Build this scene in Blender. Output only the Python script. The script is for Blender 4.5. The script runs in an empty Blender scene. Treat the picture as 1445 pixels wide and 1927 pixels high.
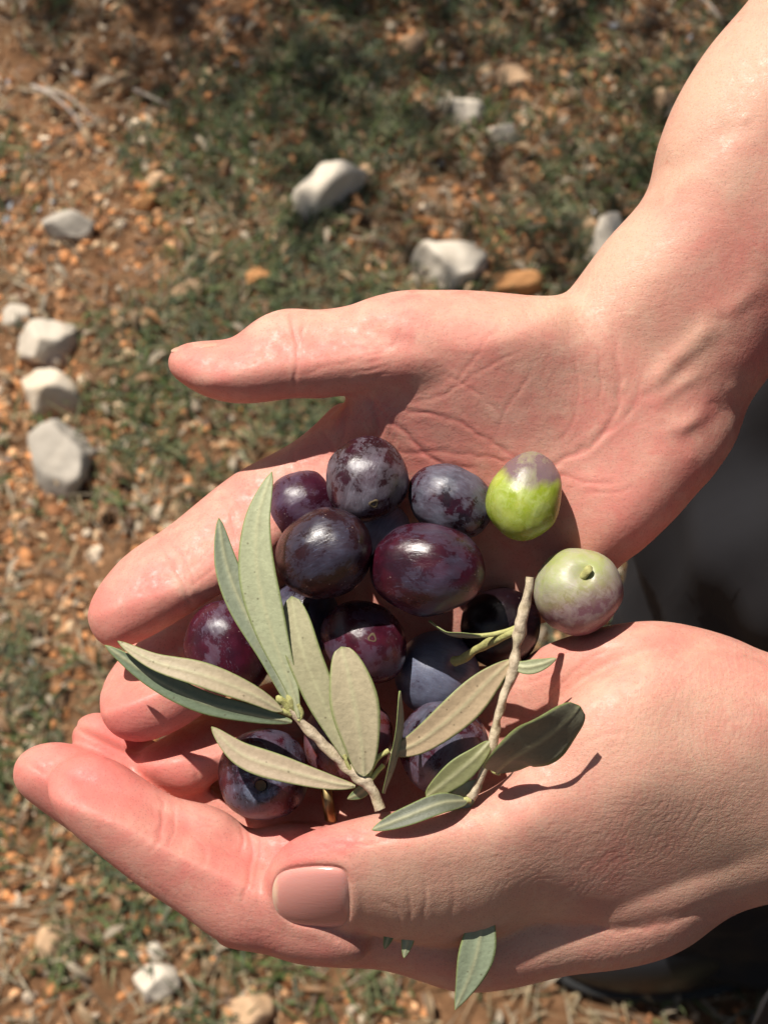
import bpy, math, random
import numpy as np
from mathutils import Vector, Matrix, noise
from mathutils.bvhtree import BVHTree

R = math.radians
sc = bpy.context.scene
col = sc.collection
rnd = random.Random(7)
nrs = np.random.RandomState(11)

# ------------------------------------------------------------------ camera
PITCH = 63.0
CAM_H = 1.30
cam_d = bpy.data.cameras.new("camera")
cam = bpy.data.objects.new("camera", cam_d)
col.objects.link(cam)
cam.location = (0, 0, CAM_H)
cam.rotation_euler = (R(90 - PITCH), 0, 0)
cam_d.sensor_fit = 'VERTICAL'
cam_d.sensor_height = 36.0
cam_d.lens = 18.0 / math.tan(R(19.0))
cam_d.clip_start = 0.01
cam_d.clip_end = 2000
cam_d.dof.use_dof = True
cam_d.dof.focus_distance = 0.305
cam_d.dof.aperture_fstop = 29.0
sc.camera = cam
CM = cam.rotation_euler.to_matrix()
CMn = np.array(CM)

# ------------------------------------------------------------------ light
SUN_CAM = Vector((-0.33, 0.70, 0.64)).normalized()      # towards the sun, seen from the camera's axes
SUN = (CM @ SUN_CAM).normalized()
sun_d = bpy.data.lights.new("sun", 'SUN')
sun_d.energy = 4.9
sun_d.angle = R(0.5)
sun_d.color = (1.0, 0.94, 0.86)
sun = bpy.data.objects.new("sun", sun_d)
sun.rotation_euler = SUN.to_track_quat('Z', 'Y').to_euler()
sun.location = (-3, 3, 8)
col.objects.link(sun)
w_ = bpy.data.worlds.new("World")
sc.world = w_
w_.use_nodes = True
nt = w_.node_tree
bg = nt.nodes['Background']
sky = nt.nodes.new('ShaderNodeTexSky')
sky.sky_type = 'NISHITA'
sky.sun_disc = False
sky.sun_elevation = math.asin(SUN.z)
sky.sun_rotation = math.atan2(SUN.x, SUN.y)
wbm = nt.nodes.new('ShaderNodeMix')       # the camera's warm white balance
wbm.data_type = 'RGBA'
wbm.blend_type = 'MULTIPLY'
wbm.inputs[0].default_value = 1.0
wbm.inputs[7].default_value = (1.0, 0.88, 0.76, 1)
nt.links.new(sky.outputs[0], wbm.inputs[6])
nt.links.new(wbm.outputs[2], bg.inputs[0])
bg.inputs[1].default_value = 0.055
sc.view_settings.view_transform = 'Standard'
sc.view_settings.look = 'None'
sc.view_settings.exposure = 0.46
sc.view_settings.gamma = 1.0

# ------------------------------------------------------------------ frames
D0 = 963.5 / math.tan(R(19.0))      # distance of the hands' plane in hand units
U = 0.01 / 90.0                     # one hand unit in metres (90 units = 1 cm)


def warr(P):
    """array (n,3) of x, y, height-towards-eye in hand units -> world"""
    P = np.asarray(P, dtype=float)
    d = D0 - P[:, 2]
    v = np.stack([(P[:, 0] - 722.5) * d / D0, (963.5 - P[:, 1]) * d / D0, -d], 1) * U
    return v @ CMn.T + np.array([0, 0, CAM_H])


def wp(x, y, w=0.0):
    return Vector(warr([(x, y, w)])[0])


def ground_at(x, y, z=0.0):
    v = CM @ Vector((x - 722.5, 963.5 - y, -D0))
    k = (z - CAM_H) / v.z
    return Vector((v.x * k, v.y * k, z))


def tag(o, label=None, cat=None, group=None, kind=None):
    if label: o['label'] = label
    if cat: o['category'] = cat
    if group: o['group'] = group
    if kind: o['kind'] = kind
    return o


def empty(name, loc):
    o = bpy.data.objects.new(name, None)
    o.empty_display_size = 0.02
    o.location = loc
    col.objects.link(o)
    return o


def mesh_obj(name, verts, faces, mat, parent=None, smooth=True, colors=None, cname='Col'):
    me = bpy.data.meshes.new(name)
    me.from_pydata([tuple(v) for v in verts], [], [tuple(f) for f in faces])
    if smooth:
        me.polygons.foreach_set('use_smooth', [True] * len(me.polygons))
    if colors is not None:
        a = me.color_attributes.new(cname, 'FLOAT_COLOR', 'POINT')
        c = np.ones((len(me.vertices), 4), dtype=np.float32)
        c[:, :np.asarray(colors).shape[1]] = colors
        a.data.foreach_set('color', c.ravel())
    me.update()
    o = bpy.data.objects.new(name, me)
    col.objects.link(o)
    if mat:
        me.materials.append(mat)
    if parent is not None:
        o.parent = parent
        o.matrix_parent_inverse = Matrix.Translation(-parent.location)
    return o


# ------------------------------------------------------------------ node helper
class NT:
    def __init__(s, name):
        s.m = bpy.data.materials.new(name)
        s.m.use_nodes = True
        s.t = s.m.node_tree
        s.b = s.t.nodes['Principled BSDF']
        s.out = s.t.nodes['Material Output']

    def n(s, typ, **kw):
        nd = s.t.nodes.new(typ)
        for k, v in kw.items():
            if k.startswith('i_'):
                key = k[2:].replace('_', ' ')
                nd.inputs[key].default_value = v
            else:
                setattr(nd, k, v)
        return nd

    def l(s, a, b):
        s.t.links.new(a, b)

    def set(s, k, v):
        if hasattr(v, 'node'):
            s.l(v, s.b.inputs[k])
        else:
            s.b.inputs[k].default_value = v

    def coord(s, scale=(1, 1, 1), loc=(0, 0, 0), rot=(0, 0, 0), out='Object'):
        tc = s.n('ShaderNodeTexCoord')
        mp = s.n('ShaderNodeMapping')
        mp.inputs['Scale'].default_value = scale
        mp.inputs['Location'].default_value = loc
        mp.inputs['Rotation'].default_value = rot
        s.l(tc.outputs[out], mp.inputs[0])
        return mp.outputs[0]

    def noise(s, vec, scale, detail=4, rough=0.55, dist=0.0):
        nd = s.n('ShaderNodeTexNoise', i_Scale=scale, i_Detail=detail, i_Roughness=rough, i_Distortion=dist)
        s.l(vec, nd.inputs['Vector'])
        return nd.outputs[0]

    def voronoi(s, vec, scale, feature='F1'):
        nd = s.n('ShaderNodeTexVoronoi', feature=feature, i_Scale=scale)
        s.l(vec, nd.inputs['Vector'])
        return nd

    def ramp(s, fac, stops, interp='LINEAR'):
        nd = s.n('ShaderNodeValToRGB')
        nd.color_ramp.interpolation = interp
        e = nd.color_ramp.elements
        while len(e) < len(stops):
            e.new(0.5)
        for i, (p, c) in enumerate(stops):
            e[i].position = p
            e[i].color = (c, c, c, 1) if not hasattr(c, '__len__') else (*c, 1)
        s.l(fac, nd.inputs[0])
        return nd.outputs[0]

    def mix(s, fac, a, b, mode='MIX'):
        nd = s.n('ShaderNodeMix', data_type='RGBA', blend_type=mode)
        for v, k in ((fac, 0), (a, 6), (b, 7)):
            if hasattr(v, 'node'):
                s.l(v, nd.inputs[k])
            else:
                nd.inputs[k].default_value = v if k == 0 else ((*v, 1) if len(v) == 3 else v)
        return nd.outputs[2]

    def math(s, op, a, b=0.0, clamp=False):
        nd = s.n('ShaderNodeMath', operation=op, use_clamp=clamp)
        for v, k in ((a, 0), (b, 1)):
            if hasattr(v, 'node'):
                s.l(v, nd.inputs[k])
            else:
                nd.inputs[k].default_value = v
        return nd.outputs[0]

    def bump(s, h, strength=0.5, dist=0.001, prev=None):
        nd = s.n('ShaderNodeBump', i_Strength=strength, i_Distance=dist)
        s.l(h, nd.inputs['Height'])
        if prev is not None:
            s.l(prev, nd.inputs['Normal'])
        return nd.outputs[0]

    def attr(s, name='Col'):
        nd = s.n('ShaderNodeAttribute', attribute_name=name)
        return nd


# ================================================================== MATERIALS
def mat_ground():
    g = NT('soil')
    v = g.coord()
    n1 = g.noise(v, 6, 6, .6)
    n2 = g.noise(v, 45, 8, .7)
    c = g.ramp(n1, [(0.3, (0.12, 0.060, 0.030)), (0.5, (0.27, 0.13, 0.058)), (0.7, (0.38, 0.20, 0.095))])
    c2 = g.ramp(n2, [(0.35, (0.05, 0.035, 0.02)), (0.5, (0.17, 0.09, 0.045)), (0.68, (0.34, 0.20, 0.11))])
    c = g.mix(0.6, c, c2)
    g.set('Base Color', c)
    g.set('Roughness', 0.95)
    g.set('Specular IOR Level', 0.2)
    g.set('Normal', g.bump(n2, 1.0, 0.012))
    return g.m


def mat_vcol(name, rough=0.8, spec=0.3, nscale=200, amt=0.35, bump=0.002, transl=0.0):
    g = NT(name)
    v = g.coord()
    a = g.attr()
    n = g.noise(v, nscale, 5, .6)
    f = g.ramp(n, [(0.3, 1 - amt), (0.7, 1 + amt * 0.3)])
    g.set('Base Color', g.mix(1.0, a.outputs[0], f, 'MULTIPLY'))
    g.set('Roughness', rough)
    g.set('Specular IOR Level', spec)
    g.set('Normal', g.bump(n, 0.6, bump))
    return g.m


def mat_rock(name, a, b, spot=(0.45, 0.25, 0.12), amt=0.3):
    g = NT(name)
    v = g.coord()
    n = g.noise(v, 22, 8, .65)
    n2 = g.noise(v, 60, 6, .6)
    n3 = g.noise(v, 14, 3, .5)
    c = g.ramp(n, [(0.3, b), (0.65, a)])
    m = g.ramp(n3, [(0.55, 0.0), (0.72, amt)])
    c = g.mix(m, c, spot)
    g.set('Base Color', c)
    g.set('Roughness', 0.9)
    g.set('Normal', g.bump(n2, 0.7, 0.0018))
    return g.m


def mat_skin():
    g = NT('skin')
    v = g.coord()
    a = g.attr('Col')          # r: redness  g: pale/tan and painted wrinkle light  b: wrinkle strength
    sep = g.n('ShaderNodeSeparateColor')
    g.l(a.outputs[0], sep.inputs[0])
    red, pale, wr = sep.outputs[0], sep.outputs[1], sep.outputs[2]
    n_big = g.noise(v, 60, 4, .6)
    n_mid = g.noise(v, 260, 5, .65)
    base = g.mix(g.ramp(n_big, [(0.35, 0.0), (0.65, 1.0)]), (0.56, 0.262, 0.200), (0.62, 0.330, 0.250))
    base = g.mix(g.ramp(n_mid, [(0.42, 0.0), (0.68, 0.5)]), base, (0.52, 0.20, 0.16))
    n_mot = g.noise(v, 130, 5, .65, .6)
    base = g.mix(g.ramp(n_mot, [(0.45, 0.0), (0.62, 0.6)]), base, (0.58, 0.205, 0.165))
    base = g.mix(g.ramp(n_mot, [(0.30, 0.4), (0.45, 0.0)]), base, (0.62, 0.40, 0.30))
    base = g.mix(red, base, (0.60, 0.165, 0.140))
    base = g.mix(pale, base, (0.60, 0.385, 0.27))
    # freckles and pores
    vo = g.voronoi(v, 1500)
    pores = g.ramp(vo.outputs['Distance'], [(0.0, 0.74), (0.35, 1.0)])
    base = g.mix(1.0, base, pores, 'MULTIPLY')
    fr = g.noise(v, 330, 2, .5)
    frm = g.math('MULTIPLY', g.ramp(fr, [(0.70, 0.0), (0.76, 0.5)]), pale)
    base = g.mix(frm, base, (0.42, 0.12, 0.075))
    g.set('Base Color', base)
    rr = g.noise(v, 500, 3, .6)
    g.set('Roughness', g.ramp(rr, [(0.35, 0.43), (0.6, 0.72)]))
    g.set('Specular IOR Level', 0.38)
    g.set('Subsurface Weight', 0.3)
    g.b.inputs['Subsurface Radius'].default_value = (1.0, 0.32, 0.18)
    g.b.inputs['Subsurface Scale'].default_value = 0.0020
    # fine skin relief: crossing lines and cells
    w1 = g.noise(g.coord(scale=(500, 1400, 900), rot=(0.2, 0.3, 0.5)), 1.0, 4, .6, .4)
    w2 = g.noise(g.coord(scale=(1500, 420, 900), rot=(0.1, -0.3, 0.4)), 1.0, 4, .6, .4)
    vc = g.voronoi(v, 1150, 'DISTANCE_TO_EDGE')
    cell = g.ramp(vc.outputs['Distance'], [(0.0, 0.0), (0.12, 1.0)])
    h = g.math('ADD', g.math('MULTIPLY', w1, g.math('ADD', g.math('MULTIPLY', wr, 1.6), 0.5)),
               g.math('MULTIPLY', w2, 0.55))
    h = g.math('ADD', h, g.math('MULTIPLY', cell, g.math('ADD', g.math('MULTIPLY', pale, 0.35), 0.10)))
    b1 = g.bump(h, 0.34, 0.00022)
    b2 = g.bump(g.noise(v, 230, 5, .65), 0.35, 0.0005, b1)
    g.set('Normal', b2)
    return g.m


def mat_olive(i, skin, skin2, bloom, amt, seed, rough=0.24, stretch=(1, 1, 1), halo=None, green=None):
    g = NT('olive_skin')
    tc = g.n('ShaderNodeTexCoord')
    mp = g.n('ShaderNodeMapping')
    mp.inputs['Location'].default_value = (seed * 3.1, seed * 1.7, seed * 0.9)
    mp.inputs['Scale'].default_value = stretch
    g.l(tc.outputs['Object'], mp.inputs[0])
    v = mp.outputs[0]
    S_ = 100.0
    n1 = g.noise(v, 1.3 * S_, 6, .62, .3)
    n2 = g.noise(v, 4.5 * S_, 8, .7, .8)
    n3 = g.noise(v, 2.4 * S_, 3, .5)
    st = g.n('ShaderNodeMapping')
    st.inputs['Scale'].default_value = (9 * S_, 1.6 * S_, 3 * S_)
    st.inputs['Rotation'].default_value = (seed, seed * 2, 0.7)
    g.l(v, st.inputs[0])
    streak = g.noise(st.outputs[0], 1.0, 8, .75, 1.2)
    c = g.mix(g.ramp(n3, [(0.4, 0.0), (0.62, 1.0)]), skin, skin2)
    if green is not None:
        sx = g.n('ShaderNodeVectorMath', operation='DOT_PRODUCT')
        g.l(tc.outputs['Object'], sx.inputs[0])
        sx.inputs[1].default_value = green[0]
        f = g.math('ADD', g.math('MULTIPLY', sx.outputs['Value'], 100.0), g.math('MULTIPLY', g.math('SUBTRACT', n1, 0.5), green[3]))
        pl = g.ramp(n2, [(0.50, 0.0), (0.66, 0.6)])
        c = g.mix(g.math('MULTIPLY', pl, 0.7), c, green[4])
        f = g.math('ADD', f, 1.0)
        f = g.math('MULTIPLY', f, 0.5)
        c = g.mix(g.ramp(f, [(.5 + green[2][0] / 2, 0.0), (.5 + green[2][1] / 2, 1.0)]), c, green[1])
    # bloom
    bm = g.math('ADD', g.math('MULTIPLY', n1, 0.72), g.math('MULTIPLY', n2, 0.28))
    lo = 0.66 - 0.30 * amt
    b_soft = g.ramp(bm, [(lo, 0.0), (lo + 0.035, 0.55), (lo + 0.13, 1.0)])
    b_st = g.ramp(streak, [(0.36, 0.35 + .3 * min(1, amt / 1.6)), (0.62, 1.0)])
    bf = g.math('MULTIPLY', b_soft, b_st)
    bf = g.math('MULTIPLY', bf, min(1.0, 0.20 + amt * 0.50))
    c = g.mix(bf, c, bloom)
    sm = g.n('ShaderNodeMapping')
    sm.inputs['Scale'].default_value = (34 * S_, 2.2 * S_, 5 * S_)
    sm.inputs['Rotation'].default_value = (seed * 1.3, seed * 2.1, seed * .6)
    g.l(v, sm.inputs[0])
    scr = g.ramp(g.noise(sm.outputs[0], 1.0, 6, .7, 2.2), [(0.60, 0.0), (0.66, 0.7)])
    scr = g.math('MULTIPLY', scr, g.ramp(g.noise(v, 2.2 * S_, 3, .5), [(0.45, 0.0), (0.60, 1.0)]))
    if green is None:
        c = g.mix(scr, c, tuple(min(1, b * 1.7) for b in bloom))
    if halo is not None:
        sz = g.n('ShaderNodeSeparateXYZ')
        g.l(tc.outputs['Object'], sz.inputs[0])
        hz = g.math('ADD', g.math('MULTIPLY', sz.outputs[2], 100.0), g.math('MULTIPLY', g.math('SUBTRACT', n2, 0.5), 0.3))
        c = g.mix(g.ramp(hz, [(halo[1], 0.0), (halo[1] + .07, 0.8)]), c, halo[0])
    vo = g.voronoi(v, 7.5 * S_)
    dots = g.ramp(vo.outputs['Distance'], [(0.05, 0.6), (0.11, 0.0)])
    dn = g.ramp(g.noise(v, 2.0 * S_, 2, .5), [(0.52, 0.0), (0.6, 1.0)])
    c = g.mix(g.math('MULTIPLY', dots, dn), c, (0.42, 0.33, 0.30))
    g.set('Base Color', c)
    g.set('Roughness', g.mix(bf, (rough,) * 3, (0.52,) * 3))
    g.set('Specular IOR Level', 0.5)
    g.set('Subsurface Weight', 0.15 if green is None else 0.35)
    g.b.inputs['Subsurface Radius'].default_value = (1, .4, .3) if green is None else (0.6, 1.0, 0.2)
    g.b.inputs['Subsurface Scale'].default_value = 0.0015
    hh = g.math('ADD', g.math('MULTIPLY', n2, 0.4), g.math('MULTIPLY', streak, 0.5))
    g.set('Normal', g.bump(hh, 0.35, 0.0005))
    return g.m


def mat_leaf():
    g = NT('olive_leaf')
    a = g.attr('Col')
    v = g.coord()
    n = g.noise(v, 900, 5, .65)
    n2 = g.noise(v, 180, 4, .6)
    f = g.ramp(n, [(0.3, 0.86), (0.7, 1.08)])
    c = g.mix(1.0, a.outputs[0], f, 'MULTIPLY')
    c = g.mix(g.ramp(n2, [(0.58, 0.0), (0.78, 0.22)]), c, (0.28, 0.22, 0.13))
    sp = g.voronoi(v, 420)
    c = g.mix(g.ramp(sp.outputs['Distance'], [(0.06, 0.55), (0.12, 0.0)]), c, (0.09, 0.07, 0.035))
    g.set('Base Color', c)
    g.set('Roughness', 0.52)
    g.set('Specular IOR Level', 0.4)
    g.set('Normal', g.bump(n, 0.5, 0.0003))
    tr = g.n('ShaderNodeBsdfTranslucent')
    g.l(c, tr.inputs[0])
    mx = g.n('ShaderNodeMixShader')
    mx.inputs[0].default_value = 0.12
    g.l(g.b.outputs[0], mx.inputs[1])
    g.l(tr.outputs[0], mx.inputs[2])
    g.l(mx.outputs[0], g.out.inputs[0])
    return g.m


def mat_stem(name='twig_bark', a=(0.54, 0.44, 0.31), b=(0.34, 0.26, 0.17)):
    g = NT(name)
    v = g.coord()
    n = g.noise(v, 700, 5, .7)
    n2 = g.noise(v, 160, 3, .6)
    c = g.ramp(n, [(0.35, b), (0.6, a)])
    c = g.mix(g.ramp(n2, [(0.5, 0.0), (0.7, 0.5)]), c, (0.36, 0.33, 0.15))
    g.set('Base Color', c)
    g.set('Roughness', 0.75)
    g.set('Normal', g.bump(n, 0.8, 0.0005))
    return g.m


def mat_cloth(name, c0, weave=2600):
    g = NT(name)
    v = g.coord()
    n = g.noise(v, 12, 5, .6)
    w = g.noise(v, weave, 2, .5)
    f = g.ramp(n, [(0.3, 0.8), (0.7, 1.15)])
    g.set('Base Color', g.mix(1.0, c0, f, 'MULTIPLY'))
    g.set('Roughness', 0.9)
    g.set('Specular IOR Level', 0.15)
    g.set('Normal', g.bump(w, 0.4, 0.0005))
    return g.m


def mat_plain(name, c, rough=0.5, metal=0.0, spec=0.5):
    g = NT(name)
    v = g.coord()
    n = g.noise(v, 500, 4, .6)
    f = g.ramp(n, [(0.3, 0.85), (0.7, 1.1)])
    g.set('Base Color', g.mix(1.0, c, f, 'MULTIPLY'))
    g.set('Roughness', rough)
    g.set('Metallic', metal)
    g.set('Specular IOR Level', spec)
    return g.m


def mat_nail():
    g = NT('nail')
    a = g.attr('Col')
    v = g.coord()
    g.set('Base Color', a.outputs[0])
    g.set('Roughness', 0.24)
    g.set('Subsurface Weight', 0.4)
    g.b.inputs['Subsurface Radius'].default_value = (1, .4, .25)
    g.b.inputs['Subsurface Scale'].default_value = 0.002
    st = g.noise(g.coord(scale=(150, 2600, 2600)), 1.0, 3, .5)
    g.set('Normal', g.bump(st, 0.18, 0.0002))
    return g.m


M_soil = mat_ground()
M_vcol = mat_vcol('gravel_stone')
M_grass = mat_vcol('grass_blade', rough=0.6, nscale=90, amt=0.3)
M_skin = mat_skin()
M_leaf = mat_leaf()
M_stem = mat_stem()
M_stalk = mat_stem('green_stalk', (0.45, 0.44, 0.17), (0.32, 0.30, 0.10))
M_nail = mat_nail()

# ================================================================== HANDS
def catmull(pts, n=8, closed=True):
    P = np.array(pts, float)
    N = len(P)
    out = []
    for i in range(N if closed else N - 1):
        p0, p1, p2, p3 = (P[(i - 1) % N], P[i], P[(i + 1) % N], P[(i + 2) % N]) if closed else \
            (P[max(i - 1, 0)], P[i], P[i + 1], P[min(i + 2, N - 1)])
        for k in range(n):
            t = k / n
            out.append(0.5 * (2 * p1 + (-p0 + p2) * t + (2 * p0 - 5 * p1 + 4 * p2 - p3) * t * t + (-p0 + 3 * p1 - 3 * p2 + p3) * t ** 3))
    if not closed:
        out.append(P[-1])
    return np.array(out)


def poly_sd(X, Y, poly):
    """signed distance, positive inside"""
    d2 = np.full(X.shape, 1e12)
    ins = np.zeros(X.shape, bool)
    n = len(poly)
    for i in range(n):
        ax, ay = poly[i]
        bx, by = poly[(i + 1) % n]
        ex, ey = bx - ax, by - ay
        L = ex * ex + ey * ey + 1e-9
        t = np.clip(((X - ax) * ex + (Y - ay) * ey) / L, 0, 1)
        d2 = np.minimum(d2, (X - ax - t * ex) ** 2 + (Y - ay - t * ey) ** 2)
        if ay != by:
            c = ((ay > Y) != (by > Y)) & (X < (bx - ax) * (Y - ay) / (by - ay) + ax)
            ins ^= c
    d = np.sqrt(d2)
    return np.where(ins, d, -d)


def seg_dist(X, Y, line):
    d2 = np.full(X.shape, 1e12)
    for (ax, ay), (bx, by) in zip(line[:-1], line[1:]):
        ex, ey = bx - ax, by - ay
        L = ex * ex + ey * ey + 1e-9
        t = np.clip(((X - ax) * ex + (Y - ay) * ey) / L, 0, 1)
        d2 = np.minimum(d2, (X - ax - t * ex) ** 2 + (Y - ay - t * ey) ** 2)
    return np.sqrt(d2)


def tps(ctrl, vals, lam=0.02):
    C = np.array(ctrl, float) / 500.0
    v = np.array(vals, float)
    n = len(C)
    def ph(r2):
        return np.where(r2 > 0, 0.5 * r2 * np.log(r2 + 1e-20), 0)
    K = ph(((C[:, None] - C[None]) ** 2).sum(-1)) + lam * np.eye(n)
    Pm = np.c_[np.ones(n), C]
    A = np.zeros((n + 3, n + 3))
    A[:n, :n] = K
    A[:n, n:] = Pm
    A[n:, :n] = Pm.T
    s = np.linalg.lstsq(A, np.r_[v, 0, 0, 0], rcond=None)[0]
    vmin, vmax = v.min(), v.max()
    def f(X, Y):
        x, y = X / 500.0, Y / 500.0
        o = s[n] + s[n + 1] * x + s[n + 2] * y
        for i in range(n):
            r2 = (x - C[i, 0]) ** 2 + (y - C[i, 1]) ** 2
            o = o + s[i] * ph(r2)
        return np.clip(o, vmin, vmax)
    return f


VX = 6.0
GX0, GX1, GY0, GY1, GW0, GW1 = -20, 1960, -440, 1920, -420, 260
gx = np.arange(GX0, GX1, VX)
gy = np.arange(GY0, GY1, VX)
gw = np.arange(GW0, GW1, VX)
BIG = 60.0
F = np.full((len(gx), len(gy), len(gw)), BIG, dtype=np.float32)


def smin(a, b, k):
    if k <= 0:
        return np.minimum(a, b)
    h = np.clip(0.5 + 0.5 * (b - a) / k, 0, 1)
    return b * (1 - h) + a * h - k * h * (1 - h)


def pillow(target, outline, ctrl, k=20.0, rr=None, spline=True):
    """ctrl: (x, y, surface height, half thickness[, edge radius])"""
    poly = catmull(outline, 5) if spline else np.array(outline, float)
    m = 70
    i0, i1 = np.searchsorted(gx, [poly[:, 0].min() - m, poly[:, 0].max() + m])
    j0, j1 = np.searchsorted(gy, [poly[:, 1].min() - m, poly[:, 1].max() + m])
    X, Y = np.meshgrid(gx[i0:i1], gy[j0:j1], indexing='ij')
    d = poly_sd(X, Y, poly)
    xy = [(c[0], c[1]) for c in ctrl]
    S = tps(xy, [c[2] for c in ctrl])(X, Y)
    T = tps(xy, [c[3] for c in ctrl])(X, Y)
    if len(ctrl[0]) > 4:
        Rr = tps(xy, [c[4] for c in ctrl])(X, Y)
    else:
        Rr = np.full_like(T, rr)
    dm = np.minimum(d, Rr)
    for _ in range(16):
        dp = np.pad(dm, 1, mode='edge')
        dm = 0.25 * dm + 0.1875 * (dp[:-2, 1:-1] + dp[2:, 1:-1] + dp[1:-1, :-2] + dp[1:-1, 2:])
    q = np.maximum(Rr - dm, 0)
    z0 = S - T
    mT = np.minimum(Rr, T)
    Z = gw[None, None, :]
    f = (np.sqrt((q / Rr)[:, :, None] ** 2 + ((Z - z0[:, :, None]) / T[:, :, None]) ** 2) - 1) * mT[:, :, None]
    f = np.minimum(f, BIG).astype(np.float32)
    sub = target[i0:i1, j0:j1]
    target[i0:i1, j0:j1] = smin(sub, f, k)


# ---- the hand whose thumb lies at the top (its arm comes from the top right)
A1 = F.copy()
# forearm
pillow(A1, [(1760, -430), (1560, -215), (1475, -95), (1408, 0), (1330, 92), (1270, 190), (1235, 280), (1213, 368), (1140, 452),
            (1062, 556), (1010, 600), (1010, 760), (1090, 900), (1190, 985), (1262, 965), (1302, 928), (1350, 882), (1385, 830), (1408, 762),
            (1450, 705), (1540, 590), (1700, 420), (1830, 240), (1900, 0), (1900, -300)],
       [(1620, -150, 130, 190, 190), (1450, 150, 118, 180, 180), (1350, 400, 95, 165, 170), (1230, 600, 55, 140, 150), (1120, 700, 30, 120, 120),
        (1180, 880, 0, 110, 110), (1360, 700, 15, 130, 130), (1500, 500, 60, 160, 170), (1750, 0, 130, 190, 190)], k=5)
# palm with the thumb's mound
pillow(A1, [(672, 585), (720, 560), (780, 548), (850, 545), (930, 549), (1000, 556), (1062, 560), (1120, 590), (1250, 640), (1330, 760),
            (1340, 870), (1300, 930), (1260, 985), (1205, 1038), (1165, 1066), (1110, 1130), (1040, 1168), (960, 1190), (850, 1250), (700, 1290),
            (560, 1290), (470, 1180), (470, 1050), (520, 930), (570, 850), (610, 800), (652, 752), (668, 700), (662, 640)],
       [(760, 640, 84, 85, 80), (880, 660, 92, 110, 105), (1000, 680, 72, 112, 105), (820, 760, 48, 92, 85), (960, 800, 30, 100, 90),
        (900, 880, -10, 85, 80), (1100, 720, 36, 110, 105), (1080, 850, 0, 100, 90), (1170, 910, 18, 100, 95), (1180, 980, 10, 95, 92), (1230, 720, 22, 110, 105),
        (1060, 1010, -22, 85, 80), (960, 1030, -55, 80, 75), (780, 880, -34, 75, 70), (700, 840, -30, 70, 65), (640, 860, -42, 62, 60),
        (780, 1050, -125, 75, 70), (620, 1100, -165, 75, 70), (700, 1200, -190, 75, 70), (520, 1050, -110, 75, 70), (900, 1180, -150, 70, 65), (1040, 1120, -70, 70, 65)], k=30)
# thumb
pillow(A1, [(312, 683), (318, 662), (345, 646), (395, 640), (437, 637), (478, 603), (515, 585), (545, 579), (600, 583), (660, 574), (700, 562),
            (780, 552), (850, 590), (860, 700), (780, 735), (700, 742), (650, 744), (600, 751), (556, 749), (500, 757), (445, 760),
            (392, 749), (350, 727), (320, 703)],
       [(350, 690, 78, 66, 52), (450, 700, 96, 76, 76), (550, 665, 88, 74, 78), (650, 660, 90, 76, 78), (750, 640, 88, 84, 80), (820, 650, 88, 90, 80)], k=22)
# index finger
pillow(A1, [(163, 1165), (168, 1138), (188, 1100), (228, 1052), (270, 1020), (315, 992), (398, 924), (450, 886), (520, 850), (560, 826), (600, 792),
            (645, 752), (700, 790), (720, 870), (660, 950), (580, 990), (520, 1045), (470, 1085), (415, 1118), (350, 1160), (300, 1190), (250, 1214),
            (208, 1222), (178, 1200)],
       [(230, 1140, 40, 70, 66), (330, 1090, 30, 74, 74), (450, 1000, -10, 72, 72), (560, 920, -28, 70, 68), (640, 850, -36, 66, 62)], k=8)
# middle finger
pillow(A1, [(184, 1322), (192, 1290), (208, 1262), (236, 1226), (280, 1185), (370, 1120), (460, 1100), (560, 1080), (610, 1160), (560, 1240),
            (480, 1280), (420, 1315), (360, 1360), (310, 1386), (262, 1398), (220, 1388), (194, 1360)],
       [(250, 1320, 5, 72, 68), (330, 1275, -20, 72, 70), (450, 1200, -85, 70, 68), (560, 1140, -130, 70, 64)], k=6)
# ring finger
pillow(A1, [(250, 1434), (262, 1412), (300, 1392), (350, 1360), (420, 1320), (520, 1280), (620, 1270), (640, 1350), (560, 1410), (470, 1440),
            (420, 1460), (385, 1488), (345, 1499), (300, 1484), (265, 1460)],
       [(310, 1435, -62, 60, 52), (400, 1395, -92, 62, 58), (520, 1340, -150, 62, 58), (600, 1310, -180, 60, 56)], k=6)

# ---- the hand whose thumb lies at the bottom
A2 = F.copy()
# palm, back and wrist
pillow(A2, [(430, 1480), (450, 1560), (430, 1640), (400, 1765), (450, 1788), (500, 1796), (560, 1815), (640, 1822), (720, 1826), (800, 1850), (860, 1868),
            (930, 1866), (1000, 1853), (1070, 1836), (1160, 1826), (1240, 1808), (1300, 1780), (1370, 1728), (1445, 1702), (1600, 1680), (1900, 1660),
            (1900, 1280), (1600, 1262), (1445, 1228), (1390, 1204), (1320, 1182), (1240, 1168), (1160, 1174), (1080, 1194), (1020, 1216), (960, 1250),
            (850, 1250), (700, 1240), (560, 1300), (460, 1390)],
       [(520, 1480, -170, 60, 60), (620, 1400, -200, 60, 60), (800, 1350, -190, 62, 60), (650, 1500, -120, 80, 70), (560, 1560, -50, 90, 70), (560, 1700, -10, 100, 80),
        (760, 1560, -40, 90, 80), (700, 1720, -45, 90, 80), (850, 1800, -42, 95, 80), (1000, 1790, -50, 95, 85), (1150, 1770, -55, 95, 85), (950, 1330, -50, 70, 65),
        (950, 1440, -90, 90, 80), (1060, 1260, 22, 75, 60), (1180, 1230, 66, 85, 70), (1300, 1260, 35, 110, 90), (1400, 1450, 60, 140, 140), (1300, 1660, -35, 110, 110),
        (1700, 1470, 60, 180, 180), (1600, 1620, -10, 150, 140)], k=5)
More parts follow.
